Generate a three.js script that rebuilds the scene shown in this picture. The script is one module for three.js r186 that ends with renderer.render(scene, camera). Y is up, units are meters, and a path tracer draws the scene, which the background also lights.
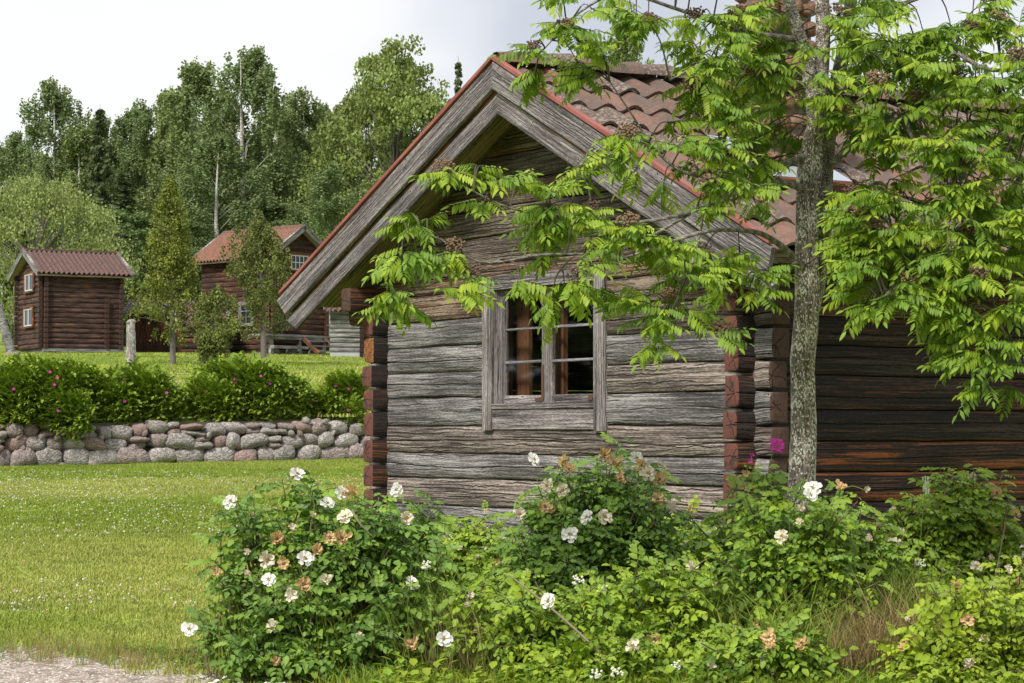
import * as THREE from 'three';
import { mergeGeometries, mergeVertices } from 'three/addons/utils/BufferGeometryUtils.js';

// ---------------------------------------------------------------- camera, sky, sun, exposure
const F = 2340, EYE = 1.55, PITCH = Math.atan(88.5 / F);           // focal length in pixels of a 1024 x 683 picture
const scene = new THREE.Scene();
const camera = new THREE.PerspectiveCamera(2 * Math.atan(341.5 / F) * 180 / Math.PI, 1024 / 683, 0.1, 2000);
camera.position.set(0, EYE, 0);
camera.rotation.set(PITCH, 0, 0);
const renderer = new THREE.WebGLRenderer({ antialias: true });
renderer.setSize(1024, 683);
renderer.toneMapping = THREE.LinearToneMapping;
renderer.toneMappingExposure = 1.52;
renderer.shadowMap.enabled = true;
renderer.shadowMap.type = THREE.PCFSoftShadowMap;

// ---------------------------------------------------------------- random numbers and noise
const rng = (s) => () => { s = (s + 0x6d2b79f5) | 0; let t = Math.imul(s ^ (s >>> 15), 1 | s); t = (t + Math.imul(t ^ (t >>> 7), 61 | t)) ^ t; return ((t ^ (t >>> 14)) >>> 0) / 4294967296; };
const hash = (x, y, s) => { let h = Math.imul(x, 374761393) ^ Math.imul(y, 668265263) ^ Math.imul(s, 1274126177); h = Math.imul(h ^ (h >>> 13), 1274126177); return ((h ^ (h >>> 16)) >>> 0) / 4294967296; };
const md = (a, n) => ((a % n) + n) % n;
function vn(x, y, px, py, s) {                                      // value noise, periodic in px, py cells
  const xi = Math.floor(x), yi = Math.floor(y), fx = x - xi, fy = y - yi, u = fx * fx * (3 - 2 * fx), v = fy * fy * (3 - 2 * fy);
  const x0 = md(xi, px), x1 = md(xi + 1, px), y0 = md(yi, py), y1 = md(yi + 1, py);
  const a = hash(x0, y0, s), b = hash(x1, y0, s), c = hash(x0, y1, s), d = hash(x1, y1, s);
  return a + (b - a) * u + (c - a) * v + (a - b - c + d) * u * v;
}
function fbm(u, v, fu, fv, s, o = 4) { let t = 0, a = 0.5, n = 0; for (let i = 0; i < o; i++) { t += a * vn(u * fu, v * fv, fu, fv, s + i * 17); n += a; a *= 0.55; fu *= 2; fv *= 2; } return t / n; }
const n1 = (x, s) => vn(x, 0.37, 1e6, 1e6, s) * 2 - 1;
const n2 = (x, y, s) => vn(x + 5000, y + 5000, 1e6, 1e6, s);
const lerp = THREE.MathUtils.lerp, clamp = THREE.MathUtils.clamp, sstep = THREE.MathUtils.smoothstep;
const V = (x, y, z) => new THREE.Vector3(x, y, z);

// the sky: high thin overcast, white at the left, blue-grey folds higher up
{
  const w = 1024, h = 512, d = new Float32Array(w * h * 4);
  for (let j = 0; j < h; j++) for (let i = 0; i < w; i++) {
    const u = i / w, v = j / h, el = (v - 0.5) * Math.PI, az = (u - 0.5) * 2 * Math.PI;
    const k = 1 / (0.25 + Math.abs(Math.sin(el)));
    const X = Math.cos(az) * k * 1.6, Y = Math.sin(az) * k * 1.6;
    let c = 0, a = 0.5; for (let o = 0, q = 1; o < 5; o++, q *= 2.1, a *= 0.55) c += a * n2(X * q * 1.3 + 14.72, Y * q * 1.3 + 7.6, 91 + o);
    const f = sstep(c, 0.30, 0.76), g = n2(X * 0.9 + 3, Y * 0.9 + 8, 77);
    const lum = lerp(0.665, 0.40, f * (0.55 + 0.45 * g));
    const t = f * 0.8;
    const o = (j * w + i) * 4;
    d[o] = lum * lerp(0.985, 0.90, t); d[o + 1] = lum * lerp(1.0, 0.975, t); d[o + 2] = lum * lerp(1.02, 1.13, t); d[o + 3] = 1;
    if (el < -0.02) { const m = sstep(-el, 0.02, 0.2); d[o] = lerp(d[o], 0.12, m); d[o + 1] = lerp(d[o + 1], 0.14, m); d[o + 2] = lerp(d[o + 2], 0.07, m); }
  }
  const t = new THREE.DataTexture(d, w, h, THREE.RGBAFormat, THREE.FloatType);
  t.mapping = THREE.EquirectangularReflectionMapping; t.magFilter = THREE.LinearFilter; t.minFilter = THREE.LinearFilter; t.wrapS = THREE.RepeatWrapping; t.needsUpdate = true;
  scene.background = t; scene.environment = t;
}
const sun = new THREE.DirectionalLight(new THREE.Color().setRGB(1, 0.955, 0.87), 3.0);
sun.position.set(-22, 42, 16); sun.target.position.set(0, 0, -18);
sun.castShadow = true; sun.shadow.radius = 22; sun.shadow.mapSize.set(2048, 2048);
Object.assign(sun.shadow.camera, { left: -60, right: 60, top: 60, bottom: -60, near: 1, far: 300 });
scene.add(sun, sun.target);

// ---------------------------------------------------------------- helpers
const taken = new Map();
function numbered(n) { const k = taken.get(n) || 0; taken.set(n, k + 1); return k ? `${n}_${String(k).padStart(3, '0')}` : n; }
const lit = (m) => { m.castShadow = m.receiveShadow = true; return m; };
function thing(name, label, category, pos, turn = 0, group) {
  const o = new THREE.Group(); o.name = numbered(name); o.userData = { label, category }; if (group) o.userData.group = group;
  if (pos) o.position.copy(pos); o.rotation.y = turn; scene.add(o); return o;
}
function part(name, geo, mat, parent, pos, rot) { const m = lit(new THREE.Mesh(geo, mat)); m.name = name; if (pos) m.position.copy(pos); if (rot) m.rotation.copy(rot); parent.add(m); return m; }
function ray(px, py) {                                              // direction through a pixel, per metre of distance ahead
  const X = (px - 512) / F, Y = (341.5 - py) / F, c = Math.cos(PITCH), s = Math.sin(PITCH), k = c - Y * s;
  return V(X / k, (Y * c + s) / k, -1);
}
const at = (px, py, d) => { const r = ray(px, py); return V(r.x * d, EYE + r.y * d, -d); };
const wallD = (x) => 38.4 + 0.5 * clamp(x + 2.4, -14, 12);          // how far ahead the dry stone wall runs
function ground(x, z) {
  const d = -z, w = d - wallD(x);
  const low = 0.028 * Math.min(d, 60) + 0.03 * (n2(x * 0.35, d * 0.35, 3) - 0.5);
  const up = 0.028 * wallD(x) + 0.66 + 0.0455 * Math.max(w, 0) + 0.25 * (n2(x * 0.06, d * 0.06, 5) - 0.5) * sstep(w, 2, 20);
  return lerp(low, up, sstep(w, 0.12, 0.42));
}
const onGround = (px, py) => { const r = ray(px, py); let d = 12; for (let i = 0; i < 60; i++) { const e = EYE + r.y * d - ground(r.x * d, -d); d += e / (0.03 - r.y) * 0.8; d = clamp(d, 5, 200); } return V(r.x * d, ground(r.x * d, -d), -d); };

function dataTex(w, h, fn, srgb, rep) {
  const d = new Uint8Array(w * h * 4);
  for (let j = 0; j < h; j++) for (let i = 0; i < w; i++) { const c = fn(i / w, j / h), o = (j * w + i) * 4; d[o] = clamp(c[0], 0, 255); d[o + 1] = clamp(c[1], 0, 255); d[o + 2] = clamp(c[2], 0, 255); d[o + 3] = 255; }
  const t = new THREE.DataTexture(d, w, h); t.wrapS = t.wrapT = THREE.RepeatWrapping; t.magFilter = THREE.LinearFilter; t.minFilter = THREE.LinearMipmapLinearFilter; t.generateMipmaps = true;
  if (srgb) t.colorSpace = THREE.SRGBColorSpace; if (rep) t.repeat.set(rep, rep); t.needsUpdate = true; return t;
}
const mix3 = (a, b, t) => [a[0] + (b[0] - a[0]) * t, a[1] + (b[1] - a[1]) * t, a[2] + (b[2] - a[2]) * t];
const lin = (r, g, b) => new THREE.Color().setRGB(r, g, b);

// wood: grain along u, cracks and knots; returns colour and relief
function wood(seed, { dark, mid, light, rust = null, rustAmount = 0, crack = 1, w = 1024, h = 256, contrast = 1, knots = 9 }) {
  const R = rng(seed * 7 + 1), kn = []; for (let i = 0; i < knots; i++) kn.push([R(), R(), 0.016 + R() * 0.018, R()]);
  const tone = new Float32Array(w * h), crk = new Float32Array(w * h), kno = new Float32Array(w * h), rs = new Float32Array(w * h);
  for (let j = 0; j < h; j++) for (let i = 0; i < w; i++) {
    const u = i / w, v = j / h; let vv = v + 0.010 * (vn(u * 2, v * 3, 2, 3, seed) - 0.5) + 0.005 * (vn(u * 7, v * 6, 7, 6, seed + 1) - 0.5), K = 0;
    for (const [ku, kv, kr, ks] of kn) {
      let du = Math.abs(u - ku); du = Math.min(du, 1 - du); let dv = v - kv; dv -= Math.round(dv);
      const a = du * 4.6, q = Math.hypot(du * 5, dv), e = Math.exp(-(a * a) / (kr * kr * 22) - (dv * dv) / (kr * kr * 9));
      vv -= Math.sign(dv) * e * kr * 0.9; if (q < kr) K = Math.max(K, 1 - q / kr);
    }
    const s1 = vn(u * 5, md(vv, 1) * 64, 5, 64, seed + 2), s2 = vn(u * 11, md(vv, 1) * 128, 11, 128, seed + 3), s3 = fbm(u, md(vv, 1), 2, 22, seed + 4, 3), b = fbm(u, v, 4, 3, seed + 5, 3), s4 = vn(u * 90, md(vv, 1) * 100, 90, 100, seed + 6);
    const lane = Math.floor(md(vv, 1) * 15), lf = md(vv, 1) * 15 - lane, cc = 0.5 + 0.5 * (vn(u * 14, lane, 14, 15, seed + 8) - 0.5) + 0.16 * (vn(u * 60, lane, 60, 15, seed + 18) - 0.5);
    const open = sstep(vn(u * 5 + 0.5, lane * 3.1, 5, 99, seed + 9), 0.50, 0.68) * crack;
    const c = open * (1 - sstep(Math.abs(lf - cc), 0.03, 0.04 + 0.13 * open));
    tone[j * w + i] = clamp(0.5 + contrast * ((s1 - 0.5) * 0.55 + (s2 - 0.5) * 0.7 + (s4 - 0.5) * 0.5 + (s3 - 0.5) * 0.6 + (b - 0.5) * 0.75), 0, 1); crk[j * w + i] = c; kno[j * w + i] = K;
    rs[j * w + i] = rust ? sstep(fbm(u, md(vv, 1), 4, 20, seed + 11, 3), 0.62 - rustAmount, 0.72 - rustAmount) : 0;
  }
  const px = (u, v) => (Math.floor(v * h + 0.5) % h) * w + (Math.floor(u * w + 0.5) % w);
  const map = dataTex(w, h, (u, v) => {
    const o = px(u, v), t = tone[o]; let c = t < 0.5 ? mix3(dark, mid, t * 2) : mix3(mid, light, t * 2 - 1);
    if (rs[o]) c = mix3(c, mix3(dark, rust, 0.45 + t * 0.55), rs[o]);
    c = mix3(c, [dark[0] * 0.35, dark[1] * 0.33, dark[2] * 0.3], crk[o] * 0.9);
    if (kno[o]) c = mix3(c, kno[o] > 0.45 ? [dark[0] * 0.4, dark[1] * 0.36, dark[2] * 0.32] : light, kno[o] > 0.45 ? 0.9 : 0.5);
    return c;
  }, true);
  const bump = dataTex(w, h, (u, v) => { const o = px(u, v), q = (0.55 * tone[o] + 0.4 - crk[o] * 0.55 + kno[o] * 0.2) * 255; return [q, q, q]; });
  return { map, bump };
}
const std = (o) => new THREE.MeshStandardMaterial({ roughness: 0.85, ...o });
const woodMat = (t, tint = [1, 1, 1], bump = 0.008) => std({ map: t.map, bumpMap: t.bump, bumpScale: bump, color: lin(...tint), roughness: 0.82 });

// a geometry from plain arrays
function geoOf(pos, idx, uv, col) {
  const g = new THREE.BufferGeometry(); g.setAttribute('position', new THREE.Float32BufferAttribute(pos, 3));
  if (uv) g.setAttribute('uv', new THREE.Float32BufferAttribute(uv, 2)); if (col) g.setAttribute('color', new THREE.Float32BufferAttribute(col, 3));
  if (idx) g.setIndex(idx); g.computeVertexNormals(); return g;
}
// a limb: tube of changing radius through points [x, y, z, r]
function limb(pts, radial = 7, per = 3, uvs = 1, wob = 0, seed = 1) {
  const c = new THREE.CatmullRomCurve3(pts.map((p) => V(p[0], p[1], p[2]))), n = (pts.length - 1) * per, pos = [], uv = [], idx = [];
  let len = 0, prev = null; const up = V(0, 0, 1), side = V(), fw = V();
  for (let i = 0; i <= n; i++) {
    const t = i / n, p = c.getPoint(t), q = t * (pts.length - 1), k = Math.min(Math.floor(q), pts.length - 2), r = lerp(pts[k][3], pts[k + 1][3], q - k);
    c.getTangent(t, fw); if (prev) len += p.distanceTo(prev); prev = p;
    side.crossVectors(fw, Math.abs(fw.z) > 0.9 ? V(1, 0, 0) : up).normalize(); const bi = V().crossVectors(side, fw);
    for (let j = 0; j <= radial; j++) {
      const a = (j % radial) / radial * Math.PI * 2, rr = r * (1 + wob * (n2(len * 6 + (j % radial) * 1.7, (j % radial) * 2.3, seed) - 0.5)), x = Math.cos(a) * rr, y = Math.sin(a) * rr;
      pos.push(p.x + side.x * x + bi.x * y, p.y + side.y * x + bi.y * y, p.z + side.z * x + bi.z * y); uv.push(j / radial * uvs, len * uvs / (Math.max(pts[0][3], 0.02) * 6));
      if (i < n && j < radial) { const o = i * (radial + 1) + j; idx.push(o, o + 1, o + radial + 1, o + 1, o + radial + 2, o + radial + 1); }
    }
  }
  return geoOf(pos, idx, uv);
}
// a plank: length on x, height on y (centred), thickness on z (0 back .. th front); k0, k1 slant the ends; worn edges
function plank(L, h, th, { k0 = 0, k1 = 0, uo = 0, vo = 0, seg = 10, wob = 0.003, seed = 1, c = 0.004 } = {}) {
  const prof = [[-h / 2, 0], [-h / 2, th - c], [-h / 2 + c, th], [-h / 6, th], [h / 6, th], [h / 2 - c, th], [h / 2, th - c], [h / 2, 0]], m = prof.length, pos = [], uv = [], idx = [];
  const face = (a, b) => {                                          // a strip between two profile points, with its own vertices
    for (let i = 0; i <= seg; i++) for (const q of [a, b]) {
      const [y, z] = prof[q % m], t = i / seg, e = wob * n1(t * L * 2.3 + q * 0.01, seed + (y > 0 ? 1 : 0)) * (Math.abs(y) > h * 0.3 ? 1 : 0), x = lerp(k0 * y, L + k1 * y, t);
      pos.push(x, y + e, z + (z > th / 2 ? wob * 0.5 * n1(t * L * 3, seed + 5) : 0)); uv.push(x / 2.5 + uo, (y + (z - th) * (y > 0 ? -1 : 1)) / 0.5 + vo);
    }
    const o = pos.length / 3 - (seg + 1) * 2; for (let i = 0; i < seg; i++) { const k = o + i * 2; idx.push(k, k + 2, k + 1, k + 1, k + 2, k + 3); }
  };
  for (let q = 0; q < m; q++) face(q, q + 1);
  for (const [t, k] of [[0, k0], [L, k1]]) { const o = pos.length / 3; for (const [y, z] of prof) { pos.push(t + k * y, y, z); uv.push(y / 2 + uo, z / 0.5 + vo); } for (let q = 1; q < m - 1; q++) t ? idx.push(o, o + q, o + q + 1) : idx.push(o, o + q + 1, o + q); }
  const g = geoOf(pos, idx, uv); return g;
}
// a plain chamfer-free box that lies in wall coordinates
function slab(x0, x1, y0, y1, z0, z1, uvs = 2.5) {
  const g = new THREE.BoxGeometry(x1 - x0, y1 - y0, z1 - z0); g.translate((x0 + x1) / 2, (y0 + y1) / 2, (z0 + z1) / 2);
  const p = g.attributes.position, n = g.attributes.normal, uv = g.attributes.uv, tall = y1 - y0 > Math.max(x1 - x0, z1 - z0);
  for (let i = 0; i < p.count; i++) {
    const x = p.getX(i), y = p.getY(i), z = p.getZ(i), nx = Math.abs(n.getX(i)), ny = Math.abs(n.getY(i));
    const along = tall ? y : (nx > 0.5 ? z : (z1 - z0 > x1 - x0 ? z : x)), across = tall ? (nx > 0.5 ? z : x) : (ny > 0.5 ? (z1 - z0 > x1 - x0 ? x : z) : y);
    uv.setXY(i, along / uvs, across / 0.5);
  }
  return g;
}

// field stones: rounded, a little boxy, five shapes shared by all
const stoneShapes = [];
function stoneGeo(i) {
  if (!stoneShapes[i]) {
    const g = mergeVertices(new THREE.IcosahedronGeometry(1, 2).deleteAttribute('normal').deleteAttribute('uv')), p = g.attributes.position, uv = [], R = rng(900 + i), q = [R() * 9, R() * 9, R() * 9];
    for (let k = 0; k < p.count; k++) {
      const x = p.getX(k), y = p.getY(k), z = p.getZ(k), b = Math.pow(Math.abs(x) ** 3.2 + Math.abs(y) ** 3.2 + Math.abs(z) ** 3.2, -1 / 3.2), f = b * (0.9 + 0.34 * (n2(x * 1.3 + q[0] + z, y * 1.3 + q[1] - z, 60 + i) - 0.5) + 0.12 * (n2(x * 3 + q[2], y * 3 + z * 2, 70 + i) - 0.5));
      p.setXYZ(k, x * f, y * f, z * f); uv.push(x * 0.6 + z * 0.3 + q[0], y * 0.6 + z * 0.3 + q[1]);
    }
    g.setAttribute('uv', new THREE.Float32BufferAttribute(uv, 2)); g.computeVertexNormals(); stoneShapes[i] = g;
  }
  return stoneShapes[i];
}

// ---------------------------------------------------------------- the ground: one sheet from behind the camera to beyond the wood
const turf = dataTex(1024, 1024, (u, v) => {
  const a = fbm(u, v, 6, 6, 601, 4), b = fbm(u, v, 40, 40, 607, 3), c = vn(u * 256, v * 256, 256, 256, 613);
  let q = mix3([108, 128, 42], [140, 154, 56], sstep(a, 0.32, 0.68)); q = mix3(q, [160, 158, 82], sstep(b, 0.58, 0.72) * 0.5); const k = 0.74 + 0.5 * c; return [q[0] * k, q[1] * k, q[2] * k];
}, true);
const turfBump = dataTex(512, 512, (u, v) => { const q = (0.5 * vn(u * 170, v * 170, 170, 170, 3) + 0.5 * fbm(u, v, 30, 30, 5, 3)) * 255; return [q, q, q]; });
const band = (x, d) => n2(x * 0.05 + d * 0.10, d * 0.42, 15) * 0.7 + n2(x * 0.6, d * 0.6, 16) * 0.3;   // strips and patches of paler, drier grass
{
  const ws = [], xs = []; for (let w = -60; w < -28; w += 2) ws.push(w); for (let w = -28; w < 0; w += 0.4) ws.push(w); ws.push(0, 0.1, 0.18, 0.26, 0.34, 0.44, 0.6, 0.8, 1); for (let w = 1.5; w < 12; w += 0.8) ws.push(w); for (let w = 12; w < 90; w += 3) ws.push(w); for (let w = 90; w < 420; w += 15) ws.push(w);
  for (let x = -260; x < -20; x += 12) xs.push(x); for (let x = -20; x < 16; x += 0.5) xs.push(x); for (let x = 16; x <= 260; x += 12) xs.push(x);
  const pos = [], uv = [], col = [], idx = [];
  ws.forEach((w, i) => xs.forEach((x, j) => {
    const d = wallD(x) + w; pos.push(x, ground(x, -d), -d); uv.push(x / 3.1, d / 3.1);
    const b = sstep(band(x, d), 0.3, 0.7); col.push(lerp(0.78, 1.02, b), lerp(0.86, 1.0, b), lerp(0.7, 0.95, b));
    if (i < ws.length - 1 && j < xs.length - 1) { const o = i * xs.length + j; idx.push(o, o + 1, o + xs.length, o + 1, o + xs.length + 1, o + xs.length); }
  }));
  const m = lit(new THREE.Mesh(geoOf(pos, idx, uv, col), std({ map: turf, bumpMap: turfBump, bumpScale: 0.03, vertexColors: true, roughness: 0.95 }))); m.name = 'ground'; m.userData.kind = 'structure'; m.userData.label = 'sloping lawn'; scene.add(m);
}

// ---------------------------------------------------------------- wood and roof materials
const T = {
  grey: wood(11, { dark: [58, 53, 52], mid: [113, 108, 107], light: [164, 159, 157], contrast: 1.05 }),
  greyB: wood(23, { dark: [58, 50, 47], mid: [110, 100, 95], light: [164, 152, 143], contrast: 1.05, crack: 1.2 }),
  brown: wood(37, { dark: [48, 38, 32], mid: [92, 78, 68], light: [142, 128, 114], rust: [128, 78, 46], rustAmount: 0.0, contrast: 1.2 }),
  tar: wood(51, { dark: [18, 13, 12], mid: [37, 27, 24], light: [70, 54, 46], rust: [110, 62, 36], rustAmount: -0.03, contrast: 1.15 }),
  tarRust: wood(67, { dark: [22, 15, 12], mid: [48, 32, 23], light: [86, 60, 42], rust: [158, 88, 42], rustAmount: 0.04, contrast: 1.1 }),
  board: wood(83, { dark: [58, 52, 52], mid: [114, 107, 107], light: [172, 164, 163], contrast: 0.95, knots: 14, crack: 0.7 }),
  soffit: wood(97, { dark: [86, 74, 62], mid: [140, 123, 106], light: [174, 156, 138], contrast: 0.9, crack: 0.7 }),
};
const M = {
  grey: [woodMat(T.grey), woodMat(T.greyB, [1.05, 1.03, 1.0]), woodMat(T.grey, [0.86, 0.86, 0.87]), woodMat(T.greyB, [1.12, 1.1, 1.08])],
  brown: [woodMat(T.brown), woodMat(T.brown, [1.2, 1.12, 1.05]), woodMat(T.greyB, [0.78, 0.72, 0.66])],
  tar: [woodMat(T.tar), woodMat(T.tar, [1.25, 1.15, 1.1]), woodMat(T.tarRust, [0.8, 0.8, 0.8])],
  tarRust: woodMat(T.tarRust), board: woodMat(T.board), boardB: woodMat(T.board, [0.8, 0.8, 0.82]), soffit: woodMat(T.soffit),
  inner: woodMat(wood(5, { dark: [66, 40, 22], mid: [102, 64, 38], light: [130, 86, 54], contrast: 0.7, crack: 0.2, w: 512, h: 128 })),
};
const speck = (seed, a, b, c, amt = 0.6) => dataTex(256, 256, (u, v) => { const n = fbm(u, v, 9, 9, seed, 4), m = fbm(u, v, 26, 26, seed + 7, 3); return mix3(mix3(a, b, sstep(n, 0.38, 0.62)), c, sstep(m, amt, amt + 0.09) * 0.85); }, true);
// end grain seen at a log's end: rings, radial splits, paint that has worn off in places
const endGrain = (seed, bare, dark, paint, cover) => {
  const R = rng(seed), cx = 0.5 + (R() - 0.5) * 0.12, cy = 0.5 + (R() - 0.5) * 0.12, splits = []; for (let i = 0; i < 6; i++) splits.push([R() * 6.28, 0.15 + R() * 0.4]);
  const shape = (u, v) => { const x = u - cx, y = v - cy, r = Math.hypot(x, y) + 0.02 * (fbm(u, v, 5, 5, seed, 3) - 0.5), a = Math.atan2(y, x); let sp = 0; for (const [sa, sl] of splits) { let da = a - sa + 0.25 * (fbm(u, v, 9, 9, seed + 3, 2) - 0.5); da = Math.abs(da - 2 * Math.PI * Math.round(da / (2 * Math.PI))); if (r < sl) sp = Math.max(sp, 1 - sstep(da * Math.max(r, 0.03), 0.004, 0.014)); } return [0.5 + 0.5 * Math.sin(r * 150), sp, r]; };
  const map = dataTex(128, 128, (u, v) => { const [ring, sp] = shape(u, v); let c = mix3(bare, dark, ring * 0.5 + 0.5 * fbm(u, v, 8, 8, seed + 5, 3)); if (paint) c = mix3(c, paint, sstep(fbm(u, v, 7, 7, seed + 9, 4), 0.62 - cover, 0.72 - cover) * (0.8 + 0.2 * fbm(u, v, 30, 30, seed + 11, 2))); return mix3(c, [22, 16, 14], sp * 0.9); }, true);
  const bump = dataTex(128, 128, (u, v) => { const [ring, sp] = shape(u, v), q = (0.6 + 0.06 * ring - 0.6 * sp + 0.2 * fbm(u, v, 20, 20, seed, 3)) * 255; return [q, q, q]; });
  return std({ map, bumpMap: bump, bumpScale: 0.012, roughness: 0.9 });
};
M.redEnds = [1, 2, 3, 4].map((i) => endGrain(610 + i * 7, [86, 66, 58], [52, 38, 34], [106, 61, 51], 0.20 + i * 0.03)); M.darkEnds = [1, 2, 3].map((i) => endGrain(650 + i * 7, [104, 74, 60], [50, 36, 31], null, 0)); M.amberEnd = std({ map: speck(317, [128, 80, 40], [150, 98, 50], [70, 46, 32], 0.54) });
M.redTrim = std({ map: speck(323, [138, 74, 66], [152, 90, 80], [128, 96, 92], 0.6), roughness: 0.6 });
const tileTex = [speck(331, [102, 79, 68], [120, 88, 74], [86, 81, 76], 0.47), speck(337, [130, 87, 70], [110, 80, 68], [106, 99, 92], 0.50), speck(347, [86, 72, 64], [100, 80, 70], [134, 126, 116], 0.52), speck(349, [144, 92, 72], [122, 84, 72], [88, 78, 74], 0.52)];
const tileBump = dataTex(256, 256, (u, v) => { const n = fbm(u, v, 16, 16, 9, 4) * 255; return [n, n, n]; });
M.tile = tileTex.map((t) => std({ map: t, bumpMap: tileBump, bumpScale: 0.006, roughness: 0.9 }));
const graniteTex = [speck(401, [142, 127, 123], [160, 143, 138], [100, 94, 92], 0.50), speck(409, [126, 118, 114], [150, 141, 137], [190, 187, 180], 0.54), speck(419, [148, 122, 115], [168, 141, 133], [106, 98, 94], 0.52), speck(421, [112, 105, 102], [138, 129, 126], [178, 174, 167], 0.55)];
M.granite = graniteTex.map((t) => std({ map: t, bumpMap: tileBump, bumpScale: 0.02, roughness: 0.92 }));
M.glass = new THREE.MeshPhysicalMaterial({ color: 0xffffff, roughness: 0.03, transmission: 1, thickness: 0, ior: 1.5 });
M.iron = std({ color: lin(0.10, 0.045, 0.03), roughness: 0.8 });
M.muntin = std({ map: T.board.map, color: lin(0.95, 1.0, 1.12), roughness: 0.6 });

// ---------------------------------------------------------------- logs
// a hewn log along x between the joints jl(x), jh(x); outer face at z = 0, body towards -z; xl(y), xr(y) give its ends
function logGeo(xl, xr, jl, jh, { th = 0.16, seg = 20, seed = 1, bulge = 0.01, uo = 0, vo = 0, pinch = () => 1 } = {}) {
  const pos = [], uv = [], idx = [], ends = [[], []];
  const pf = [[0.010, -0.026], [0.035, -0.005], [0.2, 0.8], [0.45, 1], [0.485, 1], [0.5, 2], [0.515, 1], [0.55, 1], [0.8, 0.8], [0.965, -0.005], [0.990, -0.026], [0.990, -th], [0.010, -th], [0.010, -0.026]], m = pf.length, wander = n1(seed * 3.7, 9) * 0.16;
  for (let i = 0; i <= seg; i++) {
    const t = i / seg, per = [];
    for (let q = 0; q < m; q++) {
      const xm = lerp(xl(jl(0)), xr(jl(0)), t), a0 = jl(xm), b0 = jh(xm), pn = pinch(xm), a = lerp((a0 + b0) / 2, a0, pn), b = lerp((a0 + b0) / 2, b0, pn);
      const inner = q > 2 && q < 8, y = lerp(a, b, pf[q][0] + (inner ? wander + 0.10 * n1(xm * 0.9, seed + 31) + 0.02 * n1(xm * 5, seed + 32) : 0)), x = lerp(xl(y), xr(y), t);
      const split = 0.024 * sstep(n1(xm * 0.45 + seed, seed + 41), -0.25, 0.15), face = q > 0 && q < 10, z = (q === 5 ? bulge - split : pf[q][1] > 0 ? pf[q][1] * bulge : pf[q][1] * (q < 11 ? 1 + (1 - pn) * 2 : 1)) + (face ? 0.006 * n1(x * 1.7 + pf[q][0], seed) + 0.004 * n1(x * 6 + pf[q][0] * 8, seed + 3) : 0);
      pos.push(x, y, z); uv.push(x / 2.5 + uo, (y - a + (q === 0 || q === 13 ? -0.02 : q === 10 ? 0.02 : q === 11 ? 0.15 : q === 12 ? -0.15 : 0)) / 0.5 + vo); per.push([x, y, z]);
    }
    if (i === 0) ends[0] = per; if (i === seg) ends[1] = per;
    if (i < seg) for (let q = 0; q < m - 1; q++) { const o = i * m + q, p = o + m; idx.push(o, p, o + 1, o + 1, p, p + 1); }
  }
  const body = geoOf(pos, idx, uv);
  const cap = (pts, dir) => {                                       // end face, drawn a little out and chamfered by the axe
    const P = [], U = [], I = [], n = pts.length - 1; let cx = 0, cy = 0, cz = 0; for (let q = 0; q < n; q++) { cx += pts[q][0] / n; cy += pts[q][1] / n; cz += pts[q][2] / n; }
    for (let r = 0; r < 2; r++) for (let q = 0; q < n; q++) { const k = r ? 0.86 : 1; P.push(pts[q][0] + dir * (r ? 0.014 + 0.008 * n1(q * 1.7 + uo * 20, 5) : 0), cy + (pts[q][1] - cy) * k, cz + (pts[q][2] - cz) * k); U.push(0.5 + (pts[q][2] - cz) * k * 3.6, 0.5 + (pts[q][1] - cy) * k * 3.6); }
    P.push(cx + dir * 0.014, cy, cz); U.push(0.5, 0.5);
    for (let q = 0; q < n; q++) { const a = q, b = (q + 1) % n, f = dir > 0; f ? I.push(a, n + a, b, b, n + a, n + b, n + a, 2 * n, n + b) : I.push(a, b, n + a, b, n + b, n + a, n + a, n + b, 2 * n); }
    return geoOf(P, I, U);
  };
  return { body, left: cap(ends[0], -1), right: cap(ends[1], 1) };
}

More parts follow.
